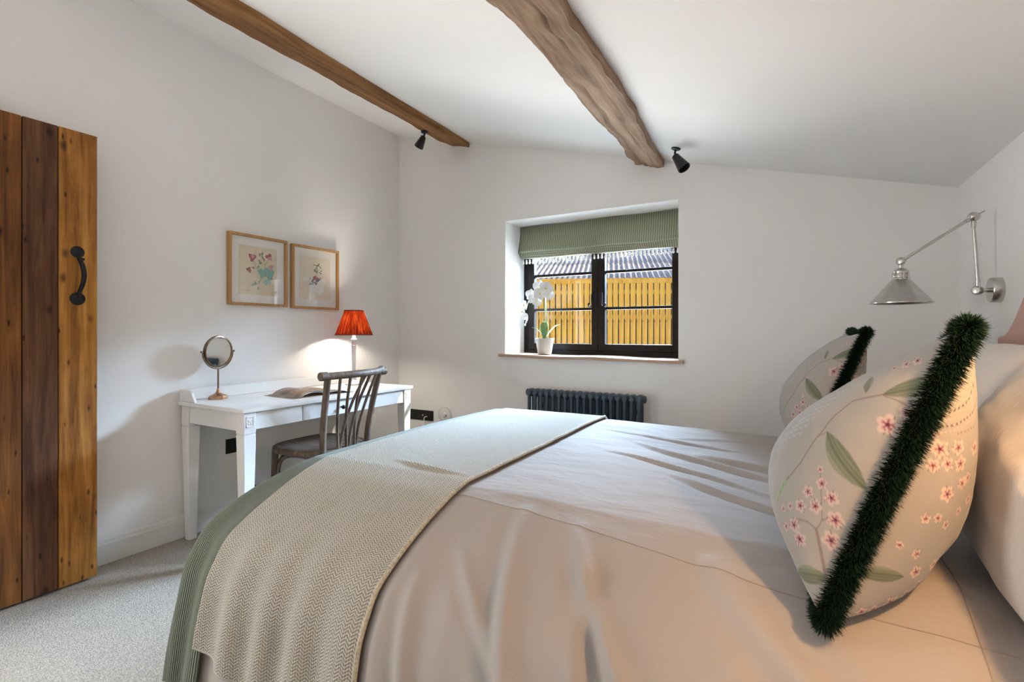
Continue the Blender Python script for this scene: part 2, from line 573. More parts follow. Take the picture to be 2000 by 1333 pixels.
# pleated red silk shade, glows from the bulb inside
m = N('red_silk')
m.n.remove(m.b)
df = m.node('BsdfDiffuse'); tl = m.node('BsdfTranslucent')
tc = m.node('TexCoord'); sp = m.node('SeparateXYZ'); m.link(tc.outputs['UV'], sp.inputs[0])
cb = m.node('CombineXYZ'); m.link(m.math('MULTIPLY', sp.outputs['X'], 60.0), cb.inputs['X']); m.link(m.math('MULTIPLY', sp.outputs['Y'], 2.0), cb.inputs['Y'])
nz = m.noise(cb.outputs[0], 1.0, 3, 0.6)
m.link(m.ramp(nz, [(0.3, (0.12, 0.006, 0.005)), (0.7, (0.32, 0.018, 0.012))]), df.inputs['Color'])
m.link(m.ramp(nz, [(0.45, (0.045, 0.0015, 0.0008)), (0.74, (0.46, 0.085, 0.014))]), tl.inputs['Color'])
mx = m.node('MixShader'); mx.inputs[0].default_value = 0.28
m.link(df.outputs[0], mx.inputs[1]); m.link(tl.outputs[0], mx.inputs[2])
m.link(mx.outputs[0], m.n['Material Output'].inputs['Surface'])
M['silk'] = m.m
M['silk_trim'] = simple('red_trim', (0.13, 0.010, 0.010), 0.8)

def bulb_mat(name, col, s):
    m = N(name)
    m.color((1, 1, 1))
    m.b.inputs['Emission Color'].default_value = (*col, 1)
    m.b.inputs['Emission Strength'].default_value = s
    return m.m
M['bulb'] = bulb_mat('lit_bulb', (1.0, 0.80, 0.52), 12.0)
M['bulb_off'] = simple('unlit_bulb', (0.8, 0.8, 0.78), 0.3)

# magazine pages
m = N('magazine_page')
v = m.coord('Object')
m.color(m.ramp(m.noise(v, 9, 4, 0.6), [(0.32, (0.10, 0.06, 0.05)), (0.48, (0.28, 0.19, 0.15)), (0.60, (0.45, 0.27, 0.15)), (0.75, (0.62, 0.52, 0.45))]))
m.set(0.3, 0, 0.4); M['page'] = m.m
M['page_edge'] = simple('page_edges', (0.70, 0.68, 0.64), 0.6, var=0.1, scale=200)


def flat(name, col):
    return simple(name, col, 0.8, var=0.12, scale=90)
INK = [flat('ink_rose', (0.42, 0.12, 0.13)), flat('ink_pink', (0.66, 0.36, 0.34)), flat('ink_teal', (0.27, 0.50, 0.44)),
       flat('ink_green', (0.23, 0.30, 0.18)), flat('ink_brown', (0.20, 0.12, 0.09)), flat('ink_red', (0.45, 0.06, 0.03)), flat('ink_pale', (0.86, 0.82, 0.74))]

# ================================================================== SETTING
BW = 3.242           # inner face of the window wall
RW = 3.70            # headboard wall
NW = -1.50           # wall behind the camera
def ceil_z(x): return 2.858 - 0.2660 * x
WX0, WX1, WZ0, WZ1 = 1.074, 2.349, 0.965, 1.995
BO = 3.69            # outer face of window wall


def struct(o):
    o['kind'] = 'structure'
    return o

f = MB().box(-0.2, 3.95, NW - 0.2, BO, -0.15, 0.0)
struct(f.build('floor', M['carpet']))
tag(bpy.data.objects['floor'], 'cream loop pile carpet covering the bedroom floor')

c = MB().add([(-0.2, NW - 0.2, ceil_z(-0.2)), (3.95, NW - 0.2, ceil_z(3.95)), (3.95, BO, ceil_z(3.95)), (-0.2, BO, ceil_z(-0.2)),
              (-0.2, NW - 0.2, ceil_z(-0.2) + 0.15), (3.95, NW - 0.2, ceil_z(3.95) + 0.15), (3.95, BO, ceil_z(3.95) + 0.15), (-0.2, BO, ceil_z(-0.2) + 0.15)],
             [(0, 3, 2, 1), (4, 5, 6, 7), (0, 1, 5, 4), (1, 2, 6, 5), (2, 3, 7, 6), (3, 0, 4, 7)])
struct(c.build('ceiling', M['ceiling']))
tag(bpy.data.objects['ceiling'], 'white sloping plaster ceiling falling towards the headboard wall')


def wall_with_hole(name, y0, y1, hx0, hx1, hz0, hz1, soft=0.0):
    w_ = MB()
    a, b = 0.0, RW
    w_.prism([(a, 0), (hx0, 0), (hx0, ceil_z(hx0)), (a, ceil_z(a))], 'y', y0, y1)
    w_.prism([(hx1, 0), (b, 0), (b, ceil_z(b)), (hx1, ceil_z(hx1))], 'y', y0, y1)
    w_.prism([(hx0, 0), (hx1, 0), (hx1, hz0), (hx0, hz0)], 'y', y0, y1)
    w_.prism([(hx0, hz1), (hx1, hz1), (hx1, ceil_z(hx1)), (hx0, ceil_z(hx0))], 'y', y0, y1)
    return struct(w_.build(name, M['wall']))

wall_with_hole('wall_back', BW, BO, WX0, WX1, WZ0, WZ1)
wall_with_hole('wall_front', NW - 0.2, NW, 0.95, 2.25, 1.0, 1.95)  # opening added for the rear fill light
wlb = MB()  # doorway opening assumed beside the open door, cut to let the fill lamp in
for pl4 in ([(NW, 0), (-0.62, 0), (-0.62, ceil_z(0)), (NW, ceil_z(0))], [(0.18, 0), (BO, 0), (BO, ceil_z(0)), (0.18, ceil_z(0))], [(-0.62, 2.08), (0.18, 2.08), (0.18, ceil_z(0)), (-0.62, ceil_z(0))]):
    wlb.prism(pl4, 'x', -0.2, 0.0)
struct(wlb.build('wall_left', M['wall']))
struct(MB().prism([(NW, 0), (BO, 0), (BO, ceil_z(RW)), (NW, ceil_z(RW))], 'x', RW, RW + 0.25).build('wall_right', M['wall']))

# skirting boards
def skirting(name, p0, p1, inward):
    """profile extruded from p0 to p1; inward: unit normal into the room"""
    prof = [(0, 0), (0.018, 0), (0.018, 0.098), (0.012, 0.102), (0.012, 0.108), (0.010, 0.120), (0.004, 0.125), (0, 0.125)]
    b = MB()
    n = len(prof)
    P0, P1, I = Vector(p0), Vector(p1), Vector(inward)
    vv = [P0 + I * a + Vector((0, 0, z)) for a, z in prof] + [P1 + I * a + Vector((0, 0, z)) for a, z in prof]
    ff = [tuple(range(n)), tuple(range(2 * n - 1, n - 1, -1))] + [(i, i + n, (i + 1) % n + n, (i + 1) % n) for i in range(n)]
    b.add(vv, ff)
    return struct(b.build(name, M['skirting'], bevel=0.0015))
skirting('baseboard_left', (0, 0.33, 0), (0, BW, 0), (1, 0, 0))
skirting('baseboard_back', (0.018, BW, 0), (RW, BW, 0), (0, -1, 0))
skirting('baseboard_right', (RW, NW, 0), (RW, BW - 0.018, 0), (-1, 0, 0))

# yard outside
struct(MB().box(-22, 16, BO, 34, -0.25, -0.12).build('ground_outside', M['gravel']))

# ------------------------------------------------------------------ ceiling beams
def beam(name, mat, x0, x1, x0n, x1n, drop, seed, label, wob=0.012, chamfer=0.0):
    ny, npf = 420, 44
    root = empty(name, ((x0 + x1) / 2, BW, ceil_z((x0 + x1) / 2) - drop), label, 'beam', 'old timber ceiling beams')
    P = np.zeros((ny, npf, 3))
    for i in range(ny):
        t = i / (ny - 1)
        y = NW + (BW - NW) * t
        k = min(1.0, max(0.0, (BW - y) / 1.8))
        xa, xb = x0 + (x0n - x0) * k, x1 + (x1n - x1) * k
        xa += wob * 1.4 * mnoise.noise((seed, y * 2.1, 0.3)) + wob * 0.7 * mnoise.noise((seed, y * 7, 2.3))
        xb += wob * 1.0 * mnoise.noise((seed + 9, y * 1.7, 0.7)) + wob * 0.5 * mnoise.noise((seed + 9, y * 6, 0.7))
        dr = drop
        e = max(0.0, 1 - (BW - y) / 0.14)
        dr = drop * (1 - chamfer * e)
        for j in range(npf):
            s = j / (npf - 1)
            # left side up, bottom, right side up
            if s < 0.2:
                q = s / 0.2; x = xa + 0.004 * q; z = ceil_z(x) + 0.02 - (dr + 0.02) * q
            elif s <= 0.8:
                q = (s - 0.2) / 0.6; x = xa + (xb - xa) * q
                edge = min(q, 1 - q)
                z = ceil_z(x) - dr + 0.012 * max(0, 1 - edge / 0.08) ** 2
            else:
                q = (s - 0.8) / 0.2; x = xb; z = ceil_z(x) - dr + (dr + 0.02) * q
            p = Vector((x * 3.5, y * 1.3, z * 3.5 + seed))
            d = mnoise.fractal(p * 2.2, 0.9, 2.1, 5) * wob * 0.55 - abs(mnoise.noise((x * 26, y * 3.2, seed + z * 26))) * wob * 0.45 - max(0, mnoise.noise((x * 9, y * 5.5, seed * 3)) - 0.25) * wob * 1.2
            crack = 0.0
            if 0.22 < s < 0.78:
                ss = s + 0.05 * mnoise.noise((y * 1.5, seed, 3.1))
                for cpos, wid in ((0.36, 0.012), (0.58, 0.008)):
                    on = mnoise.noise((y * 1.1 + cpos * 7, seed, 1.7))
                    if on > 0.0:
                        crack += 0.020 * min(1, on * 4) * math.exp(-((ss - cpos) / wid) ** 2)
            P[i, j] = (x + d * 0.6, y, z + d * (1 if s < 0.95 and s > 0.05 else 0.2) + crack)
    off = root.location
    o = grid_mesh('timber', P, mat, root, off=tuple(off))
    # end face against the wall
    endv = [tuple(p - np.array(off)) for p in P[-1]]
    MB().add(endv, [tuple(range(npf))]).build('end_grain', mat, root)
    return root
beam('ceiling_beam', M['beam_a'], 0.565, 0.745, 0.565, 0.80, 0.052, 2.0, 'slim brown timber beam on the ceiling nearest the desk wall', 0.010, 0.25)
beam('ceiling_beam', M['beam_b'], 2.075, 2.262, 2.105, 2.345, 0.050, 7.0, 'broad rough greyish timber beam across the ceiling above the window', 0.020, 0.15)

# ------------------------------------------------------------------ door
door = empty('door_1', (0.15, 0.28, 0), 'open ledged plank door of reclaimed brown boards against the wall', None, None, 'structure')
bounds = [(0.285, 0.40, 'door_b'), (0.403, 0.532, 'door_c'), (0.535, 0.658, 'door_b'), (0.661, 0.7845, 'door_a'), (0.7875, 0.9025, 'door_b'), (0.9055, 1.044, 'door_c')]
for i, (a, b, k) in enumerate(bounds):
    z1 = 2.063 + random.uniform(-0.002, 0.002)
    MB().box(0.112, 0.150 - random.uniform(0, 0.0025), a, b, 0.012, z1).build('plank', M[k], door, bevel=0.003, off=(0.15 - i * 0.37, 0.28 + i * 1.7, i * 2.3)).location = (-i * 0.37, i * 1.7, i * 2.3)
for z in (0.25, 1.05, 1.8):
    MB().box(0.090, 0.1115, 0.30, 1.03, z, z + 0.13).build('ledge', M['door_a'], door, bevel=0.003, off=(0.15, 0.28, 0))
# suffolk latch handle
hd = MB()
hy = 0.970
zt, zb = 1.512, 1.300
hd.lathe([(0.0001, 0.011), (0.010, 0.010), (0.020, 0.007), (0.026, 0.002), (0.026, 0.0)], 20, (0.150, hy, zt), (1, 0, 0))
hd.lathe([(0.0001, 0.011), (0.010, 0.010), (0.022, 0.007), (0.029, 0.002), (0.029, 0.0)], 20, (0.150, hy, zb), (1, 0, 0))
hd.tube(bez([(0.155, hy, zt - 0.005), (0.168, hy, zt - 0.030), (0.190, hy + 0.004, zt - 0.06), (0.203, hy + 0.006, zt - 0.105), (0.195, hy + 0.004, zb + 0.065), (0.172, hy, zb + 0.03), (0.155, hy, zb + 0.008)], 8),
        [0.006 + 0.004 * math.sin(pi * i / 48) for i in range(49)], 10)
hd.box(0.15, 0.176, hy + 0.004, hy + 0.018, zt - 0.038, zt - 0.028)
hd.build('handle', M['iron'], door, smooth=45, off=(0.15, 0.28, 0))
# jamb that carries the hinges
struct(MB().box(0.0, 0.155, 0.19, 0.275, 0.0, 2.12).build('trim_1', M['skirting'], bevel=0.003))

# ------------------------------------------------------------------ window
win = empty('window_1', (1.711, 3.54, WZ0), 'dark stained timber casement window with two lights', None, None, 'structure')
wo = (1.711, 3.54, WZ0)
fy0, fy1 = 3.545, 3.61
b = MB()
b.box(WX0, WX0 + 0.045, fy0, fy1, WZ0, WZ1)
b.box(WX1 - 0.045, WX1, fy0, fy1, WZ0, WZ1)
b.box(WX0 + 0.045, WX1 - 0.045, fy0, fy1, WZ1 - 0.06, WZ1)
b.box(WX0 + 0.045, WX1 - 0.045, fy0 - 0.012, fy1, WZ0, WZ0 + 0.040)
b.box(1.694, 1.728, fy0 + 0.008, fy1, WZ0 + 0.040, WZ1 - 0.06)
b.build('frame', M['win'], win, bevel=0.003, off=wo)
def casement(x0, x1, hand):
    cs = empty('casement', (0, 0, 0)); cs.parent = win
    st = 0.052
    y0, y1 = fy0 - 0.010, fy0 + 0.038
    z0, z1 = WZ0 + 0.040, WZ1 - 0.06
    q = MB()
    q.box(x0, x0 + st, y0, y1, z0, z1)
    q.box(x1 - st, x1, y0, y1, z0, z1)
    q.box(x0 + st, x1 - st, y0, y1, z0, z0 + 0.052)
    q.box(x0 + st, x1 - st, y0, y1, z1 - st, z1)
    q.build('sash', M['win'], cs, bevel=0.003, off=wo)
    zs = [z0 + 0.052, 1.325, 1.598, z1 - st]
    for zc in zs[1:3]:
        MB().box(x0 + st, x1 - st, y0 + 0.010, y1 - 0.006, zc - 0.010, zc + 0.010).build('glazing_bar', M['win'], cs, bevel=0.003, off=wo)
    for i in range(3):
        MB().box(x0 + st, x1 - st, y0 + 0.024, y0 + 0.028, zs[i] + (0.010 if i else 0), zs[i + 1] - (0.010 if i < 2 else 0)).build('pane', M['glass'], cs, off=wo)
    # monkey-tail fastener
    hx = x1 - st * 0.5 if hand > 0 else x0 + st * 0.5
    l_ = MB()
    l_.box(hx - 0.010, hx + 0.010, y0 - 0.005, y0, 1.365, 1.465)
    sgn = -1 if hand > 0 else 1
    l_.tube(bez([(hx, y0 - 0.008, 1.450), (hx + sgn * 0.012, y0 - 0.028, 1.435), (hx + sgn * 0.014, y0 - 0.030, 1.39), (hx + sgn * 0.012, y0 - 0.03, 1.350),
                 (hx + sgn * 0.026, y0 - 0.03, 1.338), (hx + sgn * 0.040, y0 - 0.03, 1.348), (hx + sgn * 0.036, y0 - 0.03, 1.366), (hx + sgn * 0.026, y0 - 0.03, 1.358)], 6), 0.0052, 8)
    l_.build('fastener', M['iron'], cs, smooth=45, off=wo)
casement(WX0 + 0.046, 1.7105, 1)
casement(1.7115, WX1 - 0.046, -1)
# live-edge sill board
ns = 60
top, bot = [], []
P = []
sv, sf = [], []
for i in range(ns + 1):
    x = 1.030 + (2.382 - 1.030) * i / ns
    yw = 0.010 * math.sin(i * 0.16) + 0.006 * mnoise.noise((x * 5, 1, 2))
    yf = BW - 0.030 + yw
    t_ = 0.020 + 0.004 * mnoise.noise((x * 4, 3, 3))
    zt_ = 0.979 - 0.010 * (i / ns) + 0.003 * math.sin(i * 0.2 + 1)
    yb = 3.545 if WX0 + 0.001 < x < WX1 - 0.001 else BW - 0.0005
    sv += [(x, yf, zt_), (x, yf - 0.003, zt_ - t_ * 0.5), (x, yf, zt_ - t_), (x, yb, zt_ - t_), (x, yb, zt_)]
for i in range(ns):
    for k in range(5):
        a, b_ = i * 5 + k, i * 5 + (k + 1) % 5
        sf.append((a, b_, b_ + 5, a + 5))
sf += [(4, 3, 2, 1, 0), tuple(ns * 5 + k for k in range(5))]
MB().add(sv, sf).build('sill', M['sill'], win, smooth=40, off=wo)

# ------------------------------------------------------------------ roman blind
blind = empty('roman_blind', (1.711, 3.46, 1.74), 'sage striped roman blind drawn up at the head of the window', 'blind')
bo = (1.711, 3.46, 1.74)
bx0, bx1 = WX0 + 0.006, WX1 - 0.004
bl_prof = [(3.475, 1.990), (3.462, 1.90), (3.437, 1.800), (3.432, 1.787), (3.442, 1.776), (3.462, 1.780)]
nx = 40
P = np.zeros((nx, len(bl_prof), 3))
for i in range(nx):
    x = bx0 + (bx1 - bx0) * i / (nx - 1)
    for j, (y, z) in enumerate(bl_prof):
        P[i, j] = (x, y + 0.002 * math.sin(i * 0.7 + j), z + 0.002 * math.sin(i * 0.35))
grid_mesh('panel', P, M['blind'], blind, off=bo, solid=0.004)
for q, (yy, zz_) in enumerate([(3.452, 1.768), (3.462, 1.754), (3.472, 1.741)]):
    P = np.zeros((nx, 5, 3))
    for i in range(nx):
        x = bx0 + 0.004 * q + (bx1 - bx0 - 0.008 * q) * i / (nx - 1)
        for j, (dy, dz) in enumerate([(0.03, 0.012), (0.006, 0.016), (0, 0.006), (0.006, -0.004), (0.03, -0.006)]):
            P[i, j] = (x, yy + dy, zz_ + dz + 0.0015 * math.sin(i * 0.4 + q))
    grid_mesh('fold', P, M['blind'], blind, off=bo, solid=0.003)
MB().box(bx0 + 0.002, bx1 - 0.002, 3.478, 3.500, 1.962, 1.994).build('headrail', M['white_plastic'], blind, off=bo)
# bead trim
t0 = MB()
t0.lathe([(0.0001, 0.0), (0.006, -0.003), (0.0072, -0.009), (0.004, -0.014), (0.007, -0.019), (0.0088, -0.026), (0.006, -0.034), (0.0001, -0.037)], 10)
t0.tube([(0, 0, 0.012), (0, 0, 0)], 0.0015, 5)
tas0 = t0.build('tassel', M['bead'], blind, smooth=60)
nt = 44
for i in range(nt):
    o = tas0 if i == 0 else tas0.copy()
    if i: link(o, blind)
    o.location = (bx0 + 0.018 + (bx1 - bx0 - 0.036) * i / (nt - 1) - bo[0], 3.490 - bo[1], 1.728 - bo[2])

# ------------------------------------------------------------------ fence outside
ang = math.radians(23.5)
fe = Vector((math.cos(ang), math.sin(ang), 0)); fn = Vector((math.sin(ang), -math.cos(ang), 0))
fence = empty('timber_fence', (-0.217, 9.345, -0.12), 'golden close-board timber fence standing outside the window', 'fence', rz=ang)
bd = []
for k in range(4):
    q = MB()
    q.box(-0.0475, 0.0475, -0.010, 0.010, 0.0, 2.235)
    o = q.build('board', M['fence'], None, bevel=0.003, off=(0, 0, 0))
    COL.objects.unlink(o)
    bd.append(o)
nb = 62
for i in range(nb):
    o = bd[i % 4].copy()
    link(o, fence)
    o.location = ((i - nb / 2) * 0.1125 + random.uniform(-0.003, 0.003), random.uniform(-0.003, 0.003), 0)
for z in (0.35, 1.53, 2.02):
    MB().box(-3.55, 3.55, 0.012, 0.055, z, z + 0.075).build('rail', M['fence'], fence, bevel=0.003)
MB().box(-3.55, 3.55, -0.045, -0.0125, 2.225, 2.300).build('top_rail', M['fence'], fence, bevel=0.003)
MB().box(-3.56, 3.56, -0.06, 0.06, 2.300, 2.322).build('capping', M['fence'], fence, bevel=0.003)

# ------------------------------------------------------------------ outbuilding
a2 = math.radians(18)
barn = empty('farm_outbuilding', (-1.06, 12.66, -0.12), 'low outbuilding with grey corrugated roof behind the fence', 'building', rz=a2)
RUN, RISE, EZ = 4.1, 1.30, 2.70
slope = math.hypot(RUN, RISE)
pitch = 0.146
nn = 7 * 8 + 1
def sheet_mesh(t0_, t1_, lift):
    P = np.zeros((nn, 2, 3))
    for i in range(nn):
        x = i / (nn - 1) * 7 * pitch
        h_ = 0.027 * math.sin(2 * pi * i / 8)
        for j, t in enumerate((t0_, t1_)):
            P[i, j] = (x, t * RUN - h_ * RISE / slope, EZ + t * RISE + (h_ + lift) * RUN / slope)
    return P
for crs, (t0_, t1_, lf) in enumerate([(-0.03, 0.55, 0.0), (0.50, 1.0, 0.012)]):
    base = None
    for i in range(11):
        if base is None:
            base = grid_mesh('roof_sheet', sheet_mesh(t0_, t1_, lf), M['roof'], barn, solid=0.006)
            o = base
        else:
            o = base.copy(); link(o, barn)
        o.location = ((i - 5.5) * 7 * pitch, random.uniform(-0.02, 0.02), 0.002 * (i % 2))
base = None
for i in range(11):
    q = MB()
    if base is None:
        q.tube([(0, RUN, EZ + RISE + 0.015), (1.0, RUN, EZ + RISE + 0.015)], 0.07, 10)
        base = q.build('ridge_tile', M['roof'], barn, smooth=50); o = base
    else:
        o = base.copy(); link(o, barn)
    o.location = ((i - 5.5) * 1.022, 0, 0)
for i in (-2.0, -0.55, 0.75, 2.05):
    MB().box(i - 0.13, i + 0.13, RUN - 0.05, RUN + 0.05, EZ + RISE + 0.075, EZ + RISE + 0.115).build('ridge_vent', M['black'], barn, bevel=0.01)
wl_ = MB(); wl_.prism([(0.25, 0), (RUN + 3.6, 0), (RUN + 3.6, EZ - 0.15), (RUN, EZ + RISE - 0.12), (0.25, EZ - 0.02)], 'x', -5.4, 5.3)
wl_.build('wall', M['barn_shaded'], barn)

# ================================================================== BED
YN, YF, XF = 1.20, 2.47, 1.465
poly_o = np.array([0, .08, .17, .27, .35, .40, .43, .45, .462])
poly_d = np.array([0, .022, .058, .106, .155, .245, .385, .52, .64])
arc = np.concatenate([[0], np.cumsum(np.hypot(np.diff(poly_o), np.diff(poly_d)))])
La = np.linspace(0, arc[-1], 160)
def smooth1(x, k=9):
    p = np.pad(x, k, mode='reflect', reflect_type='odd')
    ker = np.hanning(2 * k + 1); ker /= ker.sum()
    return np.convolve(p, ker, 'valid')
So = smooth1(np.interp(La, arc, poly_o)); Sd = smooth1(np.interp(La, arc, poly_d))
So -= So[0]; Sd = np.maximum(Sd - Sd[0], 0)


def fbm(x, y, seed=0.0, oct=4):
    out = np.zeros_like(x)
    r = np.random.default_rng(int(seed * 100) + 3)
    amp, fr = 1.0, 1.0
    for o in range(oct):
        for k in range(3):
            th = r.uniform(0, 2 * pi); ph = r.uniform(0, 2 * pi)
            out += amp * np.sin(fr * (x * math.cos(th) + y * math.sin(th)) + ph + 1.3 * np.sin(fr * 0.7 * (x * math.sin(th) - y * math.cos(th)) + ph * 2)) / 3
        amp *= 0.5; fr *= 1.9
    return out


def ridge(x, y, p0, p1, width, amp, curve=0.0):
    """a soft fold between two points in sheet space"""
    d = np.array(p1, float) - np.array(p0, float)
    L = np.hypot(*d); d /= L
    t = ((x - p0[0]) * d[0] + (y - p0[1]) * d[1]) / L
    s = -(x - p0[0]) * d[1] + (y - p0[1]) * d[0] + curve * np.sin(pi * np.clip(t, 0, 1))
    env = np.clip(np.sin(pi * np.clip(t, 0, 1)), 0, 1) ** 0.6
    return amp * env * np.exp(-(s / width) ** 2)


def bed_map(A, B, lift=0.0, folds=1.0, drape=0.0, seed=1.0):
    a = np.maximum(A, XF)
    b_ = np.clip(B, YN, YF)
    ox, oy = A - a, B - b_
    L = np.hypot(ox, oy)
    Ls = np.maximum(L, 1e-9)
    ux, uy = ox / Ls, oy / Ls
    k = np.sqrt((0.22 * ux) ** 2 + (np.where(oy > 0, 0.40, 1.0) * uy) ** 2)
    o_ = np.interp(L, La, So) * k
    # towards the foot and far side the edge breaks more sharply
    Lq = np.where(ux < -0.5, np.minimum(L * 1.25, arc[-1]), L)
    d_ = np.interp(Lq, La, Sd)
    z = 0.700 - d_
    z = z + 0.006 * np.sin((a - 1.4) * 2.2) - 0.012 * np.clip((a - 2.2) / 1.2, 0, 1) - 0.010 * np.clip(np.abs(b_ - 1.84) / 0.64, 0, 1) ** 2
    X = a + ux * o_
    Y = b_ + uy * o_
    P = np.stack([X, Y, z], -1)
    # normals by differences
    du = np.gradient(P, axis=0); dv = np.gradient(P, axis=1)
    n = np.cross(du, dv); n /= np.maximum(np.linalg.norm(n, axis=-1, keepdims=True), 1e-9)
    n *= np.sign(n[..., 2:3] + 1e-6)
    h_ = lift + 0 * A
    if folds:
        side = np.clip((YN - B) / 0.25, 0, 1)
        h_ = h_ + folds * (0.006 * fbm(A * 3.1, B * 4.2, seed) * (1 - 0.3 * side) + 0.0022 * fbm(A * 11, B * 24, seed + 1) * (1 - side))
        h_ = h_ + folds * side * (0.010 * fbm(A * 9 + 1.5 * B, B * 1.6, seed + 2, 3) + 0.004 * fbm(A * 22 + 3 * B, B * 3, seed + 3, 3))
    if drape:
        side = np.clip((YN - 0.28 - B) / 0.3, 0, 1) ** 1.2
        h_ = h_ + drape * side * np.sin(A * 2 * pi / 0.16 + 1.6 * np.sin(A * 7) + 0.6 * fbm(A * 6, B * 2, seed)) + drape * 0.4 * side * fbm(A * 14, B * 2, seed + 4, 2)
    return P, n, h_


bed = empty('double_bed', (2.6, 1.84, 0), 'double bed with a rose upholstered shaped headboard against the wall', 'bed')
bb = (2.6, 1.84, 0)
MB().box(1.56, 3.60, 1.22, 2.45, 0.06, 0.34).build('divan_base', M['divan'], bed, bevel=0.02, off=bb)
MB().box(1.54, 3.61, 1.20, 2.47, 0.345, 0.60).build('mattress', M['ticking'], bed, bevel=0.04, seg=3, off=bb)
for lx in (1.66, 3.5):
    for ly in (1.32, 2.35):
        MB().lathe([(0.018, 0.0), (0.026, 0.062)], 12, (lx, ly, 0)).build('foot', M['black'], bed, smooth=40, off=bb)
hb = []
def hb_z(t):   # t from 0 at the end to 1 at centre
    if t < 0.05: return 1.135
    if t < 0.42:
        q = (t - 0.05) / 0.37
        return 1.135 + 0.155 * (1 - math.cos(q * pi / 2)) ** 0.9
    return 1.29 + 0.05 * math.sin((t - 0.42) / 0.58 * pi / 2)
outl = [(1.24, 0.30), (2.44, 0.30)]
npt = 40
for i in range(npt + 1):
    y = 2.44 - (2.44 - 1.24) * i / npt
    t = 1 - abs(y - 1.84) / 0.60
    outl.append((y, hb_z(t)))
MB().prism(outl, 'x', 3.625, 3.692).build('headboard', M['headboard'], bed, bevel=0.012, seg=3, off=bb)

# duvet
A, B = np.meshgrid(np.linspace(XF - 0.62, 3.50, 300), np.linspace(YN - 0.84, YF + 0.62, 330), indexing='ij')
P, n_, h_ = bed_map(A, B, 0.0, 1.0, 0.0, 1.0)
# explicit folds on the near side and a few creases on the top
for p0, p1, wd, am, cv in [((2.35, 1.16), (2.62, 0.50), 0.022, 0.016, 0.03), ((2.50, 1.13), (2.95, 0.55), 0.020, 0.018, 0.04), ((2.60, 1.05), (2.72, 0.60), 0.018, -0.012, 0.02),
                          ((2.25, 0.98), (2.55, 0.66), 0.016, 0.010, 0.0), ((2.80, 1.12), (3.2, 0.75), 0.03, 0.014, 0.03), ((2.2, 0.9), (2.3, 0.4), 0.02, 0.012, 0.0),
                          ((2.40, 2.02), (3.05, 1.66), 0.012, 0.011, 0.03), ((2.35, 1.80), (2.95, 1.52), 0.010, 0.009, -0.03), ((2.2, 2.2), (2.9, 2.05), 0.010, 0.007, 0.02),
                          ((2.62, 1.62), (3.05, 1.36), 0.012, 0.010, 0.02), ((2.9, 2.30), (2.5, 2.16), 0.02, 0.008, 0.0), ((2.65, 1.92), (3.1, 1.80), 0.018, 0.012, 0.02)]:
    h_ += ridge(A, B, p0, p1, wd, am * 1.35, cv)
    h_ -= ridge(A + wd * 1.3, B + wd * 0.9, p0, p1, wd * 1.2, am * 0.55, cv)
under = np.clip((2.16 - A) / 0.05, 0, 1)
h_ = h_ * (1 - under) + under * -0.006
P = P + n_ * h_[..., None]
UV = np.stack([A, B], -1)
dv = empty('duvet', (2.6, 1.84, 0.69), 'plain pale cotton duvet spread over the bed', 'duvet')
do = (2.6, 1.84, 0.69)
grid_mesh('cover', P, M['duvet'], dv, UV, off=do)
def duvet_pt(a, b_, lift):
    fi = np.interp(a, A[:, 0], np.arange(A.shape[0])); fj = np.interp(b_, B[0], np.arange(B.shape[1]))
    i, j = min(int(fi), A.shape[0] - 2), min(int(fj), B.shape[1] - 2)
    x, y = fi - i, fj - j
    Q = P
    return (Q[i, j] * (1 - x) * (1 - y) + Q[i + 1, j] * x * (1 - y) + Q[i, j + 1] * (1 - x) * y + Q[i + 1, j + 1] * x * y) + n_[i, j] * lift
sm = MB()
sm.tube([duvet_pt(a, 1.145 - 0.075 * (a - 2.15) + 0.008 * math.sin(a * 6), 0.0004) for a in np.linspace(2.10, 3.28, 160)], 0.0011, 6)
sm.build('stitched_seam', M['seam'], dv, smooth=60, off=do)
sm = MB()
sm.tube([duvet_pt(3.235, b_, 0.0004) for b_ in np.linspace(0.62, 1.40, 90)], 0.0012, 6)
sm.build('stitched_seam', M['seam'], dv, smooth=60, off=do)

# green ribbed runner at the foot
A2, B2 = np.meshgrid(np.linspace(XF - 0.52, 1.552, 120), np.linspace(YN - 0.80, YF + 0.55, 300), indexing='ij')
P2, n2, h2 = bed_map(A2, B2, 0.006, 0.0, 0.0)
sd = np.clip((YN - 0.10 - B2) / 0.4, 0, 1)
h2 = h2 + 0.012 * sd * np.sin(A2 * 42 + 0.5)
P2 = P2 + n2 * h2[..., None]
run = grid_mesh('bed_runner', P2, M['runner'], None, np.stack([A2, B2], -1), off=(1.5, 1.84, 0.70), solid=0.003)
run.location = (1.5, 1.84, 0.70)
tag(run, 'sage green ribbed coverlet hanging over the foot of the bed', 'coverlet')

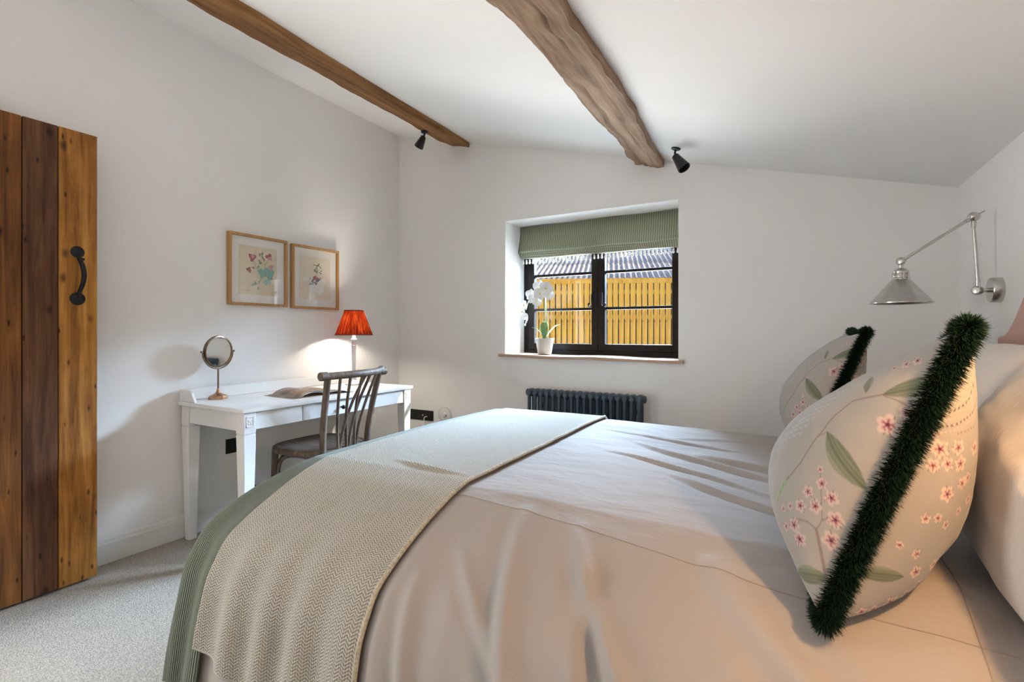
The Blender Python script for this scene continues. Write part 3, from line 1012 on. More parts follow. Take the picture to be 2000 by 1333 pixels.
# woven throw
a_l = np.linspace(0, 1, 130); b_l = np.linspace(0, 1, 360)
S, T = np.meshgrid(a_l, b_l, indexing='ij')
B3 = (YN - 0.66 - 0.10 * S) + T * ((YF + 0.45) - (YN - 0.66 - 0.10 * S))
A3 = 1.530 + S * (2.135 - 1.530) + 0.012 * np.sin(B3 * 4.1 + S) * S
P3, n3, h3 = bed_map(A3, B3, 0.013, 0.35, 0.011, 2.0)
h3 = h3 + ridge(A3, B3, (1.78, 1.27), (2.12, 1.235), 0.012, 0.010, 0.01)
P3 = P3 + n3 * h3[..., None]
thr = empty('throw_blanket', (1.83, 1.84, 0.71), 'pale herringbone woven throw laid across the lower end of the bed', 'blanket')
to = (1.83, 1.84, 0.71)
grid_mesh('weave', P3, M['throw'], thr, np.stack([A3, B3], -1), off=to, solid=0.007)
MB().tube([P3[-1, j] + n3[-1, j] * 0.001 for j in range(0, 360, 3)], 0.0062, 8).build('hem', M['hem'], thr, smooth=60, off=to)
MB().tube([P3[i, 0] for i in range(0, 130, 2)], 0.0048, 8).build('hem', M['throw'], thr, smooth=60, off=to)


# ------------------------------------------------------------------ pillows and cushions
def pad_surface(corners, n, front, back, pinch=0.07, ear=0.0, power=0.5, seed=0.0, wr=0.006, skew=0.0):
    """corners: bottom_near, bottom_far, top_far, top_near; returns front and back grids, edge loop, plane axes"""
    c = [np.array(q, float) for q in corners]
    l = np.linspace(-1, 1, n)
    l = np.sin(l * pi / 2) * 0.55 + l * 0.45
    S, T = np.meshgrid(l, l, indexing='ij')     # s: near(-1) .. far(+1), t: bottom(-1) .. top(+1)
    s2 = S * (1 - pinch * (1 - T ** 2)); t2 = T * (1 - pinch * (1 - S ** 2))
    u, w = (s2 + 1) / 2, (t2 + 1) / 2
    pl = ((1 - u) * (1 - w))[..., None] * c[0] + (u * (1 - w))[..., None] * c[1] + (u * w)[..., None] * c[2] + ((1 - u) * w)[..., None] * c[3]
    ex = (c[1] + c[2] - c[0] - c[3]); ey = (c[2] + c[3] - c[0] - c[1])
    nrm = np.cross(ex, ey); nrm /= np.linalg.norm(nrm)
    if nrm[0] > 0: nrm = -nrm
    prof = ((1 - S ** 2).clip(0) * (1 - T ** 2).clip(0)) ** power
    crease = wr * fbm(S * 5, T * 5, seed) * prof + wr * 0.5 * fbm(S * 14, T * 14, seed + 1, 2) * (1 - prof) * np.minimum(1, prof * 6)
    return S, T, pl + nrm * (front * (1 - skew * T) * prof + crease)[..., None], pl - nrm * (back * (1 - 1.0 * skew * T) * prof + crease)[..., None], pl, nrm


def paint_base(S, T, col):
    C = np.empty(S.shape + (3,)); C[:] = col
    return C


def blend(C, mask, col):
    m_ = np.clip(mask, 0, 1)[..., None]
    C[:] = C * (1 - m_) + np.array(col) * m_


def p_leaf(C, S, T, x, y, ang_, ln, wd, col=(0.165, 0.185, 0.125), dark=(0.085, 0.098, 0.065)):
    dx, dy = S - x, T - y
    a = (dx * math.cos(ang_) + dy * math.sin(ang_)) / ln
    b_ = (-dx * math.sin(ang_) + dy * math.cos(ang_)) / wd - 0.25 * np.sin(a * 3.0)
    env = np.sin(pi * np.clip(a, 0, 1)) ** 0.8
    inside = ((a > 0) & (a < 1)) * np.clip((env - np.abs(b_)) * 10, 0, 1)
    blend(C, inside * 0.95, col)
    blend(C, inside * np.clip(np.sin(b_ * 16) * 1.5 - 0.2, 0, 1) * 0.5, dark)
    blend(C, inside * np.clip(1 - np.abs(b_) * 9, 0, 1) * 0.7, dark)
    blend(C, inside * np.clip((b_ - 0.2), 0, 1) * 0.5, (0.40, 0.43, 0.32))


def p_flower(C, S, T, x, y, r, rot=0.0, pale=(0.52, 0.41, 0.375), mid=(0.33, 0.085, 0.13), deep=(0.09, 0.018, 0.04)):
    dx, dy = S - x, T - y
    R = np.hypot(dx, dy) / r; th = np.arctan2(dy, dx) + rot
    pet = 0.62 + 0.38 * np.abs(np.cos(2.5 * th))
    blend(C, np.clip((pet - R) * 8, 0, 1) * 0.9, pale)
    inn = np.clip((0.60 * pet - R) * 5, 0, 1) * np.clip(np.abs(np.cos(2.5 * th)) * 1.6 - 0.5, 0, 1)
    blend(C, inn * 0.95, mid)
    blend(C, np.clip((0.24 - R) * 9, 0, 1), deep)
    # stamens
    st_ = np.clip(np.cos(11 * th + 2 * R) * 3 - 2.2, 0, 1) * (R > 0.15) * (R < 0.95) * (np.sin(th - rot * 2) < 0.1)
    blend(C, st_ * 0.8, deep)


def p_line(C, S, T, pts, w, col):
    pts = [np.array(p) for p in pts]
    m_ = np.zeros_like(S)
    for p, q in zip(pts[:-1], pts[1:]):
        d = q - p; L2 = max((d ** 2).sum(), 1e-9)
        t = np.clip(((S - p[0]) * d[0] + (T - p[1]) * d[1]) / L2, 0, 1)
        dist = np.hypot(S - p[0] - t * d[0], T - p[1] - t * d[1])
        m_ = np.maximum(m_, np.clip((w - dist) / (w * 0.5), 0, 1))
    blend(C, m_ * 0.9, col)


BR = (0.24, 0.18, 0.165)
LINEN = (0.345, 0.322, 0.295)
def leaf2(C, U, V, p, q, w, **kw):
    p_leaf(C, U, V, p[0], p[1], math.atan2(q[1] - p[1], q[0] - p[0]), math.hypot(q[0] - p[0], q[1] - p[1]), w, **kw)


def arc_uv(P):
    """distance over the cloth from the near edge and from the middle row, in metres"""
    du = np.linalg.norm(np.diff(P, axis=0), axis=-1); dv_ = np.linalg.norm(np.diff(P, axis=1), axis=-1)
    U = np.concatenate([np.zeros((1, P.shape[1])), np.cumsum(du, 0)], 0)
    V = np.concatenate([np.zeros((P.shape[0], 1)), np.cumsum(dv_, 1)], 1)
    mid_ = P.shape[1] // 2
    return U, V - V[:, mid_:mid_ + 1]


def print_front(P):
    U, V = arc_uv(P)
    C = paint_base(U, V, LINEN)
    for k in range(5):
        for i in range(7):
            x, y = 0.165 + 0.014 * k + 0.004 * i, 0.105 - 0.020 * i - 0.010 * k
            p_line(C, U, V, [(x, y), (x + 0.004, y - 0.007), (x + 0.010, y - 0.006)], 0.0011, (0.47, 0.50, 0.54))
    for off_u, off_v in ((0.0, 0.0), (0.27, 0.06)):
        u, v = U - off_u, V - off_v
        p_line(C, u, v, [(0.067, 0.119), (0.116, 0.087), (0.133, 0.047), (0.143, -0.009), (0.149, -0.068), (0.174, -0.136)], 0.0024, BR)
        p_line(C, u, v, [(0.067, 0.119), (0.027, 0.119), (0.0, 0.093)], 0.0020, BR)
        p_line(C, u, v, [(0.128, 0.012), (0.143, -0.005)], 0.0020, BR)
        leaf2(C, u, v, (0.129, 0.013), (0.022, -0.042), 0.021)
        leaf2(C, u, v, (0.068, 0.119), (-0.012, 0.192), 0.016)
        leaf2(C, u, v, (0.100, 0.110), (0.128, 0.146), 0.011)
        leaf2(C, u, v, (0.166, -0.100), (0.171, -0.165), 0.007, col=(0.32, 0.40, 0.24))
        p_line(C, u, v, [(0.0205, -0.214), (0.0265, -0.210), (0.0456, -0.181), (0.0655, -0.152)], 0.0038, BR)
        p_line(C, u, v, [(0.0655, -0.152), (0.084, -0.150), (0.107, -0.160)], 0.0020, BR)
        p_line(C, u, v, [(0.0655, -0.152), (0.063, -0.131), (0.0525, -0.119)], 0.0016, BR)
        p_line(C, u, v, [(0.063, -0.131), (0.084, -0.089), (0.100, -0.060)], 0.0012, BR)
        for (x, y, r) in [(0.0379, 0.0746, 0.0178), (0.0222, 0.1063, 0.0105), (0.0636, 0.1864, 0.0085), (0.0456, 0.1963, 0.0085), (0.0859, 0.174, 0.007), (0.1035, -0.0548, 0.0067), (0.0893, -0.0756, 0.0104),
                          (0.1064, -0.1031, 0.0106), (0.0645, -0.0879, 0.013), (0.1089, -0.1341, 0.0117), (0.0828, -0.1176, 0.0123), (0.1298, -0.1481, 0.007), (0.1448, -0.1634, 0.0071), (0.0453, -0.1175, 0.0146),
                          (0.1063, -0.1732, 0.0127), (0.1245, -0.1893, 0.0089), (0.0857, -0.1882, 0.0134), (0.0385, -0.1535, 0.0155), (0.1506, -0.2056, 0.0061)]:
            p_flower(C, u, v, x, y, r * 1.15, x * 70 + y * 30)
        leaf2(C, u, v, (0.018, -0.212), (0.078, -0.262), 0.016)
        p_line(C, u, v, [(0.010, -0.225), (0.028, -0.276)], 0.0028, BR)
    return C


def print_back(P):
    U, V = arc_uv(P)
    C = paint_base(U, V, LINEN)
    arcs = [[(0.000, 0.105), (0.0371, 0.1174), (0.0638, 0.1432), (0.0846, 0.1666), (0.110, 0.1966)], [(0.0, 0.122), (0.0232, 0.1327), (0.0393, 0.1507), (0.0566, 0.1768), (0.060, 0.2099)],
            [(0.060, 0.115), (0.095, 0.140), (0.118, 0.168), (0.150, 0.20)]]
    for k in range(9):      # soft raised rows of stitching
        pts = [(-0.02, 0.085 + 0.012 * k), (0.030, 0.100 + 0.012 * k), (0.060, 0.125 + 0.012 * k), (0.085, 0.155 + 0.012 * k), (0.12, 0.20 + 0.012 * k)]
        m0 = C.copy(); p_line(m0, U, V, pts, 0.0022, (0.56, 0.43, 0.32))
        dash_ = (np.sin((U + V) * 2 * pi / 0.011 + k) > -0.2)[..., None]
        C = np.where(dash_, m0 * 0.6 + C * 0.4, C)
    for k, pts in enumerate(arcs):
        m0 = C.copy(); p_line(m0, U, V, [tuple(p[:2]) for p in bez([(*p, 0) for p in pts], 6)], 0.0021, (0.045, 0.045, 0.055) if k < 2 else (0.22, 0.15, 0.13))
        dash_ = (np.sin((U + 0.7 * V) * 2 * pi / 0.0105) > -0.1)[..., None]
        C = np.where(dash_, m0, C)
    for off_u, off_v in ((0.0, 0.0), (0.24, 0.03)):
        u, v = U - off_u, V - off_v
        leaf2(C, u, v, (0.012, -0.176), (0.085, -0.146), 0.014)
        for (x, y, r) in [(0.0417, 0.0774, 0.0146), (0.0721, 0.0941, 0.0121), (0.1247, 0.1074, 0.0124), (0.0917, 0.0709, 0.0131), (0.065, 0.0608, 0.0105), (0.0435, 0.0472, 0.0103), (0.174, 0.0695, 0.0083), (0.1289, 0.0535, 0.0089),
                          (0.115, 0.0405, 0.0106), (0.0875, 0.0139, 0.0131), (0.1609, 0.0176, 0.0082), (0.139, -0.0067, 0.0078), (0.0909, -0.0298, 0.0078), (0.0705, -0.0394, 0.0078), (0.1158, -0.0362, 0.0075), (0.1474, -0.1107, 0.011),
                          (0.0849, -0.1012, 0.0078), (0.0515, -0.0991, 0.006), (0.1029, -0.1308, 0.0107), (0.1246, -0.1778, 0.0128), (0.1393, -0.1533, 0.011), (0.0968, -0.2013, 0.0145), (0.150, -0.200, 0.009), (0.072, -0.2244, 0.0108),
                          (0.112, -0.222, 0.0095), (0.050, -0.236, 0.010)]:
            p_flower(C, u, v, x, y, r * 1.25, x * 90 + y * 50, pale=(0.66, 0.50, 0.42))
    return C


def cushion(name, corners, n, front, back, label, nstr, seed, flen=0.036):
    root = empty(name, tuple(np.mean([corners[0], corners[1]], axis=0)), label, 'cushion', 'floral fringed cushions propped on the bed')
    off = tuple(root.location)
    S, T, Fp, Bp, pl, nrm = pad_surface(corners, n, front, back, 0.085, power=0.46, seed=seed, wr=0.004, skew=0.36)
    grid_mesh('front_panel', Fp, M['print'], root, cols=print_front(Fp), off=off)
    grid_mesh('back_panel', Bp[::-1], M['print'], root, cols=print_back(Bp)[::-1], off=off)
    # brush fringe round the edge
    edge = np.concatenate([pl[:, 0], pl[-1, 1:], pl[-2::-1, -1], pl[0, -2::-1]])
    seg = np.linalg.norm(np.diff(edge, axis=0), axis=1); cum = np.concatenate([[0], np.cumsum(seg)])
    cen = pl.reshape(-1, 3).mean(0)
    r = np.random.default_rng(int(seed * 10))
    tt = r.uniform(0, cum[-1], nstr)
    base = np.stack([np.interp(tt, cum, edge[:, k]) for k in range(3)], -1)
    tang = np.stack([np.interp((tt + 0.004) % cum[-1], cum, edge[:, k]) for k in range(3)], -1) - np.stack([np.interp((tt - 0.004) % cum[-1], cum, edge[:, k]) for k in range(3)], -1)
    tang /= np.linalg.norm(tang, axis=1, keepdims=True)
    out = np.cross(tang, nrm)
    sg = np.sign((out * (base - cen)).sum(1, keepdims=True)); out *= sg
    phi = r.normal(0, 0.62, nstr).clip(-1.5, 1.5)
    skew = r.normal(0, 0.30, nstr)
    d = out * np.cos(phi)[:, None] + nrm * np.sin(phi)[:, None] + tang * skew[:, None]
    d /= np.linalg.norm(d, axis=1, keepdims=True)
    ln = flen * r.uniform(0.8, 1.08, nstr)
    base = base - out * 0.004
    side = np.cross(d, r.normal(0, 1, (nstr, 3))); side /= np.linalg.norm(side, axis=1, keepdims=True)
    w_ = 0.0008
    mid = base + d * ln[:, None] * 0.6
    tip = base + d * ln[:, None] + np.array([0, 0, -1]) * (ln * r.uniform(0.0, 0.18, nstr))[:, None]
    V = np.stack([base - side * w_, base + side * w_, mid + side * w_ * 1.2, mid - side * w_ * 1.2, tip], 1).reshape(-1, 3) - np.array(off)
    i0 = np.arange(nstr) * 5
    F = [(a, a + 1, a + 2, a + 3) for a in i0] + [(a + 3, a + 2, a + 4) for a in i0]
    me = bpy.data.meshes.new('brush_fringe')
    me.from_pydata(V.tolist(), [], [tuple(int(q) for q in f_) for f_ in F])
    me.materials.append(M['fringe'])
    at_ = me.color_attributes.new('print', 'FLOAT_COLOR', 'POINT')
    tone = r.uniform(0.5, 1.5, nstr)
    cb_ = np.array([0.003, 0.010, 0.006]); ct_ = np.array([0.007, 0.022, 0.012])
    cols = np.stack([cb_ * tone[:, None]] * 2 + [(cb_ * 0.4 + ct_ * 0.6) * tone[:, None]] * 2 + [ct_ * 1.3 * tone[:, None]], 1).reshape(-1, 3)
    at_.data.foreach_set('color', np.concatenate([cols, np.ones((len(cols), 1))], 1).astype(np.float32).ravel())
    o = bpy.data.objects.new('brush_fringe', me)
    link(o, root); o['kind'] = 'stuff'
    return root

cushion('fringed_cushion', [(3.015, 1.01, 0.645), (3.00, 1.50, 0.690), (3.245, 1.47, 1.055), (3.215, 1.055, 1.160)], 300, 0.158, 0.150,
        'large floral cushion with dark green fringe standing nearest the camera', 60000, 3.1, 0.031)
cushion('fringed_cushion', [(3.02, 2.12, 0.685), (3.02, 2.60, 0.685), (3.205, 2.64, 1.150), (3.205, 2.16, 1.150)], 170, 0.150, 0.105,
        'floral cushion with dark green fringe behind the larger cushion, near the window wall', 36000, 5.3, 0.031)


def pillow(corners, front, back, label, seed):
    root = empty('pillow', tuple(np.mean([corners[0], corners[1]], axis=0)), label, 'pillow', 'white pillows against the headboard')
    off = tuple(root.location)
    S, T, Fp, Bp, pl, nrm = pad_surface(corners, 90, front, back, 0.045, power=0.40, seed=seed, wr=0.012)
    grid_mesh('front_cover', Fp, M['pillow'], root, off=off)
    grid_mesh('back_cover', Bp[::-1], M['pillow'], root, off=off)
    edge = [*pl[::3, 0], *pl[-1, ::3], *pl[::-3, -1], *pl[0, ::-3]]
    MB().tube(edge, 0.0032, 6).build('piping', M['pillow'], root, smooth=60, off=off)
    return root
pillow([(3.33, 0.80, 0.615), (3.36, 1.70, 0.680), (3.54, 1.66, 1.115), (3.54, 0.84, 1.085)], 0.165, 0.09, 'plump white pillow behind the large fringed cushion', 2.2)
pillow([(3.38, 1.78, 0.690), (3.38, 2.54, 0.690), (3.55, 2.50, 1.110), (3.55, 1.80, 1.115)], 0.125, 0.09, 'white pillow at the window side of the headboard', 4.4)

# ================================================================== DESK AND WHAT STANDS ON IT
DX0, DX1, DY0, DY1, DZ = 0.022, 0.618, 1.452, 2.715, 0.765
desk = empty('writing_desk', (0.32, 2.08, 0), 'white painted writing desk with slim square legs against the wall', 'desk')
dk = (0.32, 2.08, 0)
MB().box(DX0, DX1, DY0, DY1, DZ - 0.022, DZ).build('desk_top', M['desk'], desk, bevel=0.005, off=dk)
MB().box(DX0 + 0.002, DX0 + 0.018, DY0 + 0.022, DY1 - 0.022, DZ + 0.0005, DZ + 0.065).build('gallery', M['desk'], desk, bevel=0.003, off=dk)
for y in (DY0 + 0.008, DY1 - 0.022):
    prof = [(DX0 + 0.002, DZ + 0.0005), (DX0 + 0.155, DZ + 0.0005)] + [(DX0 + 0.155 - 0.03 * math.sin(q * pi / 2 / 8) ** 1.2, DZ + 0.0005 + 0.056 * (q / 8)) for q in range(1, 8)] + \
           [(DX0 + 0.105, DZ + 0.064), (DX0 + 0.07, DZ + 0.067), (DX0 + 0.002, DZ + 0.067)]
    MB().prism(prof, 'y', y, y + 0.014).build('gallery', M['desk'], desk, bevel=0.002, off=dk)
lw = 0.066
zt_ = DZ - 0.0225
za = 0.648
for (lx, ly) in ((DX0 + 0.012, DY0 + 0.014), (DX1 - 0.012 - lw, DY0 + 0.014), (DX0 + 0.012, DY1 - 0.014 - lw), (DX1 - 0.012 - lw, DY1 - 0.014 - lw)):
    q = MB()
    q.box(lx, lx + lw, ly, ly + lw, za - 0.012, zt_)
    q.box(lx + 0.002, lx + lw - 0.002, ly + 0.002, ly + lw - 0.002, za - 0.018, za - 0.012)
    q.frustum(lx + 0.012, lx + lw - 0.012, ly + 0.012, ly + lw - 0.012, 0.0, lx, lx + lw, ly, ly + lw, za - 0.018)
    leg = q.build('leg', M['desk'], desk, bevel=0.003, off=dk)
    if lx > 0.3:
        g = MB()   # carved square motif on the front block
        yc, zc, xf = ly + lw / 2, (za + zt_) / 2 + 0.002, lx + lw
        for (a0, a1, c0, c1) in ((-.020, -.0165, -.026, .026), (.0165, .020, -.026, .026), (-.020, .020, -.026, -.0225), (-.020, .020, .0225, .026)):
            g.box(xf - 0.001, xf + 0.003, yc + a0, yc + a1, zc + c0, zc + c1)
        for k in range(4):
            t = pi / 4 + k * pi / 2
            g.lathe([(0.0001, 0.0042), (0.005, 0.0035), (0.0075, 0.0)], 10, (xf, yc + 0.0085 * math.cos(t), zc + 0.011 * math.sin(t)), (1, 0, 0))
        g.lathe([(0.0001, 0.005), (0.004, 0.004), (0.006, 0.0)], 10, (xf, yc, zc), (1, 0, 0))
        g.build('carved_square', M['desk'], leg, smooth=40, off=dk)
ax0, ax1 = DX0 + 0.03, DX1 - 0.03
MB().box(ax0, ax0 + 0.018, DY0 + 0.08, DY1 - 0.08, za, zt_).build('apron', M['desk'], desk, bevel=0.002, off=dk)
for y in (DY0 + 0.024, DY1 - 0.042):
    MB().box(DX0 + 0.078, DX1 - 0.078, y, y + 0.018, za, zt_).build('apron', M['desk'], desk, bevel=0.002, off=dk)
ys = [DY0 + 0.0805, 1.815, 2.350, DY1 - 0.0805]
MB().box(ax1 - 0.032, ax1 - 0.012, ys[0], ys[3], za, zt_).build('apron', M['desk'], desk, bevel=0.002, off=dk)
for i in range(3):
    d_ = MB().box(ax1 - 0.0115, ax1 + 0.008, ys[i] + 0.003, ys[i + 1] - 0.003, za + 0.003, zt_ - 0.003).build('drawer', M['desk'], desk, bevel=0.003, off=dk)
    if i == 1:
        kn = MB()
        kn.lathe([(0.006, 0.0), (0.004, 0.006), (0.005, 0.012), (0.012, 0.018), (0.013, 0.024), (0.008, 0.029), (0.0001, 0.030)], 16, (ax1 + 0.008, 2.082, (za + zt_) / 2), (1, 0, 0))
        kn.build('knob', M['iron'], d_, smooth=50, off=dk)

# table lamp
lx, ly = 0.205, 2.545
lamp = empty('table_lamp', (lx, ly, DZ), 'lit table lamp with pleated red shade and white turned base', 'lamp')
q = MB()
q.lathe([(0.060, 0.0), (0.060, 0.010), (0.052, 0.016), (0.040, 0.020), (0.030, 0.030), (0.018, 0.040), (0.014, 0.055), (0.020, 0.062), (0.013, 0.070), (0.0125, 0.10), (0.0155, 0.22), (0.0165, 0.275), (0.019, 0.280),
         (0.019, 0.286), (0.0145, 0.291), (0.018, 0.300), (0.014, 0.312), (0.021, 0.322), (0.021, 0.332), (0.012, 0.338), (0.011, 0.375), (0.0001, 0.376)], 24)
q.build('base', M['lamp_white'], lamp, smooth=40)
npl, nz_ = 220, 10
P = np.zeros((npl, nz_, 3)); UVs = np.zeros((npl, nz_, 2))
for i in range(npl):
    a = 2 * pi * i / npl
    pl_ = 0.012 * math.sin(a * 55) + 0.006 * math.sin(a * 23 + 1)
    for j in range(nz_):
        t = j / (nz_ - 1)
        r_ = (0.131 + (0.066 - 0.131) * t) * (1 + pl_)
        P[i, j] = (r_ * math.cos(a), r_ * math.sin(a), 0.362 + 0.178 * t); UVs[i, j] = (i / npl, t)
sh = grid_mesh('shade', P, M['silk'], lamp, UVs, close_u=True)
MB().lathe([(0.130, 0.360), (0.1335, 0.360), (0.1335, 0.367), (0.130, 0.367)], 48, closed=True).build('trim_band', M['silk_trim'], sh, smooth=40)
MB().lathe([(0.0655, 0.535), (0.068, 0.535), (0.068, 0.542), (0.0655, 0.542)], 48, closed=True).build('trim_band', M['silk_trim'], sh, smooth=40)
MB().lathe([(0.0001, 0.376), (0.012, 0.380), (0.014, 0.395), (0.026, 0.415), (0.030, 0.435), (0.024, 0.455), (0.0001, 0.464)], 20).build('bulb', M['bulb'], lamp, smooth=60)
pl_ = add_light('lamp_glow', 'POINT', (lx, ly, DZ + 0.43), energy=58, color=(1.0, 0.92, 0.80), size=0.034)

# vanity mirror
mx_, my_ = 0.112, 1.622
mir = empty('vanity_mirror', (mx_, my_, DZ), 'round bronze pedestal vanity mirror standing on the white desk', 'mirror')
MB().lathe([(0.050, 0.0), (0.050, 0.012), (0.046, 0.020), (0.030, 0.027), (0.016, 0.034), (0.009, 0.045), (0.006, 0.060)], 10).build('base', M['copper'], mir, smooth=25)
MB().tube([(0, 0, 0.058), (0, 0, 0.176)], 0.0048, 10).build('stem', M['bronze'], mir, smooth=50)
yaw = math.radians(11)     # mirror faces the room, turned towards the camera
ca, sa = math.cos(yaw), math.sin(yaw)
def mpt(w, h, d):           # w across, h up, d outward
    return (d * ca - w * sa * -1 * -1, d * sa + w * ca, h)
mc = 0.272
yk = MB()
yk.tube([mpt(0.098 * math.sin(t), mc - 0.098 * math.cos(t), 0) for t in np.linspace(-pi / 2, pi / 2, 30)], 0.0042, 8)
for s in (-1, 1):
    yk.lathe([(0.0001, 0.014), (0.006, 0.010), (0.006, 0.002), (0.004, -0.004)], 10, mpt(0.098 * s, mc, 0), (-sa * s, ca * s, 0))
yk.build('yoke', M['bronze'], mir, smooth=50)
ax_ = (ca, sa, -0.05)
MB().lathe([(0.082, -0.009), (0.090, -0.008), (0.0925, 0.0), (0.090, 0.008), (0.083, 0.0095), (0.081, 0.006)], 48, (0, 0, mc), ax_, closed=True).build('rim', M['bronze'], mir, smooth=50)
MB().lathe([(0.0001, -0.004), (0.0825, -0.004), (0.0825, 0.005), (0.0001, 0.0055)], 48, (0, 0, mc), ax_).build('mirror_glass', M['mirror'], mir, smooth=30)

# magazine
mag = empty('magazine', (0.375, 2.04, DZ), 'open picture magazine lying on the white desk behind the chair', 'magazine', rz=math.radians(-4))
def pages(sgn, name, h0, mat):
    nxp, nyp = 16, 6
    P = np.zeros((nxp, nyp, 3))
    for i in range(nxp):
        t = i / (nxp - 1)
        z = h0 * (math.sin(pi * min(1, t * 1.1 + 0.06)) ** 0.7 * 0.9 + 0.25 * (1 - t)) * (1 if sgn < 0 else 0.75) + 0.004
        for j in range(nyp):
            P[i, j] = ((j / (nyp - 1) - 0.5) * 0.285, sgn * t * (0.205 - 0.015 * (h0 > 0.02)), z)
    return grid_mesh(name, P, mat, mag, solid=0.0015)
pages(-1, 'page', 0.030, M['page']); pages(1, 'page', 0.026, M['page'])
pages(-1, 'page_block', 0.022, M['page_edge']); pages(1, 'page_block', 0.018, M['page_edge'])
MB().box(-0.146, 0.146, -0.212, 0.212, 0.0005, 0.0025).build('cover', M['page'], mag)

# ------------------------------------------------------------------ chair
chair = empty('desk_chair', (0.52, 2.02, 0), 'weathered bentwood chair with crossed spindle back drawn up at the desk', 'chair')
co = (0.52, 2.02, 0)
def rat(pts, r, name, n=10, k=8, flat=1.0):
    return MB().tube(bez(pts, k), r, 12, flat=flat).build(name, M['rattan'], chair, smooth=60, off=co)
YA, YB = 1.862, 2.190
zs_ = 0.462
# rear legs run up into the back posts
rat([(0.775, YA - 0.015, 0.0), (0.735, YA - 0.006, 0.22), (0.702, YA, zs_), (0.722, YA - 0.010, 0.66), (0.775, YA - 0.028, 0.900)], 0.0185, 'leg')
rat([(0.775, YB + 0.015, 0.0), (0.735, YB + 0.006, 0.22), (0.702, YB, zs_), (0.722, YB + 0.010, 0.66), (0.775, YB + 0.028, 0.900)], 0.0185, 'leg')
for y in (1.835, 2.225):
    rat([(0.285, y, 0.0), (0.297, y + (0.01 if y < 2 else -0.01), 0.24), (0.305, y + (0.012 if y < 2 else -0.012), 0.445)], 0.019, 'leg')
rat([(0.772, 1.802, 0.905), (0.790, 1.87, 0.908), (0.815, 2.025, 0.910), (0.790, 2.18, 0.912), (0.768, 2.250, 0.922)], 0.0205, 'top_rail', k=10)
for y in (1.806, 2.246):
    MB().tube([(0.773, y - 0.022, 0.908), (0.776, y + 0.022, 0.908)], 0.0245, 14).build('binding', M['rattan'], chair, bevel=0.003, off=co)
# fan of spindles, some crossing
for (yb, yt, bow) in ((1.955, 1.895, 0.0), (1.965, 2.070, 0.02), (2.018, 1.960, 0.0), (2.030, 2.110, 0.02), (2.075, 2.045, 0.0), (2.085, 2.165, 0.02)):
    ym = (yb + yt) / 2 - (yt - yb) * 0.12
    xt = 0.790 + 0.025 * (1 - ((yt - 2.025) / 0.2) ** 2)
    rat([(0.715, yb, 0.470), (0.728, yb + (yt - yb) * 0.22 - 0.002, 0.60), (0.755, ym + (yt - yb) * 0.18, 0.74), (xt, yt, 0.898)], 0.0085, 'spindle')
# seat: rounded, slightly dished
so = []
nse = 60
def seat_pt(t, sc=1.0):
    c_, s_ = math.cos(t), math.sin(t)
    e = 0.62
    x = 0.500 + 0.222 * sc * math.copysign(abs(c_) ** e, c_)
    y = 2.026 + (0.212 - 0.020 * c_) * sc * math.copysign(abs(s_) ** e, s_)
    return x, y
rings = [(0.0001, 0.470), (0.3, 0.471), (0.6, 0.474), (0.82, 0.480), (0.93, 0.482), (1.0, 0.474), (1.0, 0.455), (0.9, 0.447), (0.0001, 0.447)]
vv, ff = [], []
for (sc, z) in rings:
    for k in range(nse):
        x, y = seat_pt(2 * pi * k / nse, sc)
        vv.append((x, y, z))
for i in range(len(rings) - 1):
    for k in range(nse):
        ff.append((i * nse + k, i * nse + (k + 1) % nse, (i + 1) * nse + (k + 1) % nse, (i + 1) * nse + k))
MB().add(vv, ff).build('seat', M['rattan_seat'], chair, smooth=60, off=co)
MB().tube([(*seat_pt(2 * pi * k / nse, 1.015), 0.462) for k in range(nse + 1)], 0.0205, 10).build('seat_frame', M['rattan'], chair, smooth=60, off=co)
# arched braces under the seat
def arch(p, q, name='brace'):
    p, q = Vector(p), Vector(q)
    pts = [p + Vector((0, 0, -0.17)), p.lerp(q, 0.06) + Vector((0, 0, -0.06)), p.lerp(q, 0.22) + Vector((0, 0, -0.012)), p.lerp(q, 0.5), p.lerp(q, 0.78) + Vector((0, 0, -0.012)), p.lerp(q, 0.94) + Vector((0, 0, -0.06)), q + Vector((0, 0, -0.17))]
    rat(pts, 0.011, name)
arch((0.318, 1.850, 0.432), (0.715, 1.872, 0.432)); arch((0.318, 2.205, 0.432), (0.715, 2.185, 0.432))
arch((0.302, 1.862, 0.432), (0.302, 2.198, 0.432)); arch((0.722, 1.880, 0.432), (0.722, 2.175, 0.432))

# ------------------------------------------------------------------ pictures
LAYER = [0]
def next_layer():
    LAYER[0] += 1
    return (LAYER[0] % 90) * 0.000018


def flower_blob(b, y, z, r, m, n=9, x=0.0, k=3, j=0.25):
    x += next_layer()
    pts = []
    for i in range(n * 2):
        a = 2 * pi * i / (n * 2)
        rr = r * (1 + j * math.sin(k * a + y * 90) + random.uniform(-0.12, 0.12))
        pts.append((x, y + rr * math.cos(a), z + rr * math.sin(a)))
    b.add([(x, y, z)] + pts, [(0, i + 1, (i + 1) % len(pts) + 1) for i in range(len(pts))], m)

def leaf_flat(b, y, z, a, ln, wd, m, x=0.0):
    x += next_layer()
    pts = []
    for t in np.linspace(0, 1, 7):
        pts.append((t * ln, wd * math.sin(pi * t)))
    for t in np.linspace(1, 0, 7)[1:-1]:
        pts.append((t * ln, -wd * math.sin(pi * t)))
    P_ = [(x, y + u * math.cos(a) - w * math.sin(a), z + u * math.sin(a) + w * math.cos(a)) for u, w in pts]
    b.add(P_, [tuple(range(len(P_)))], m)

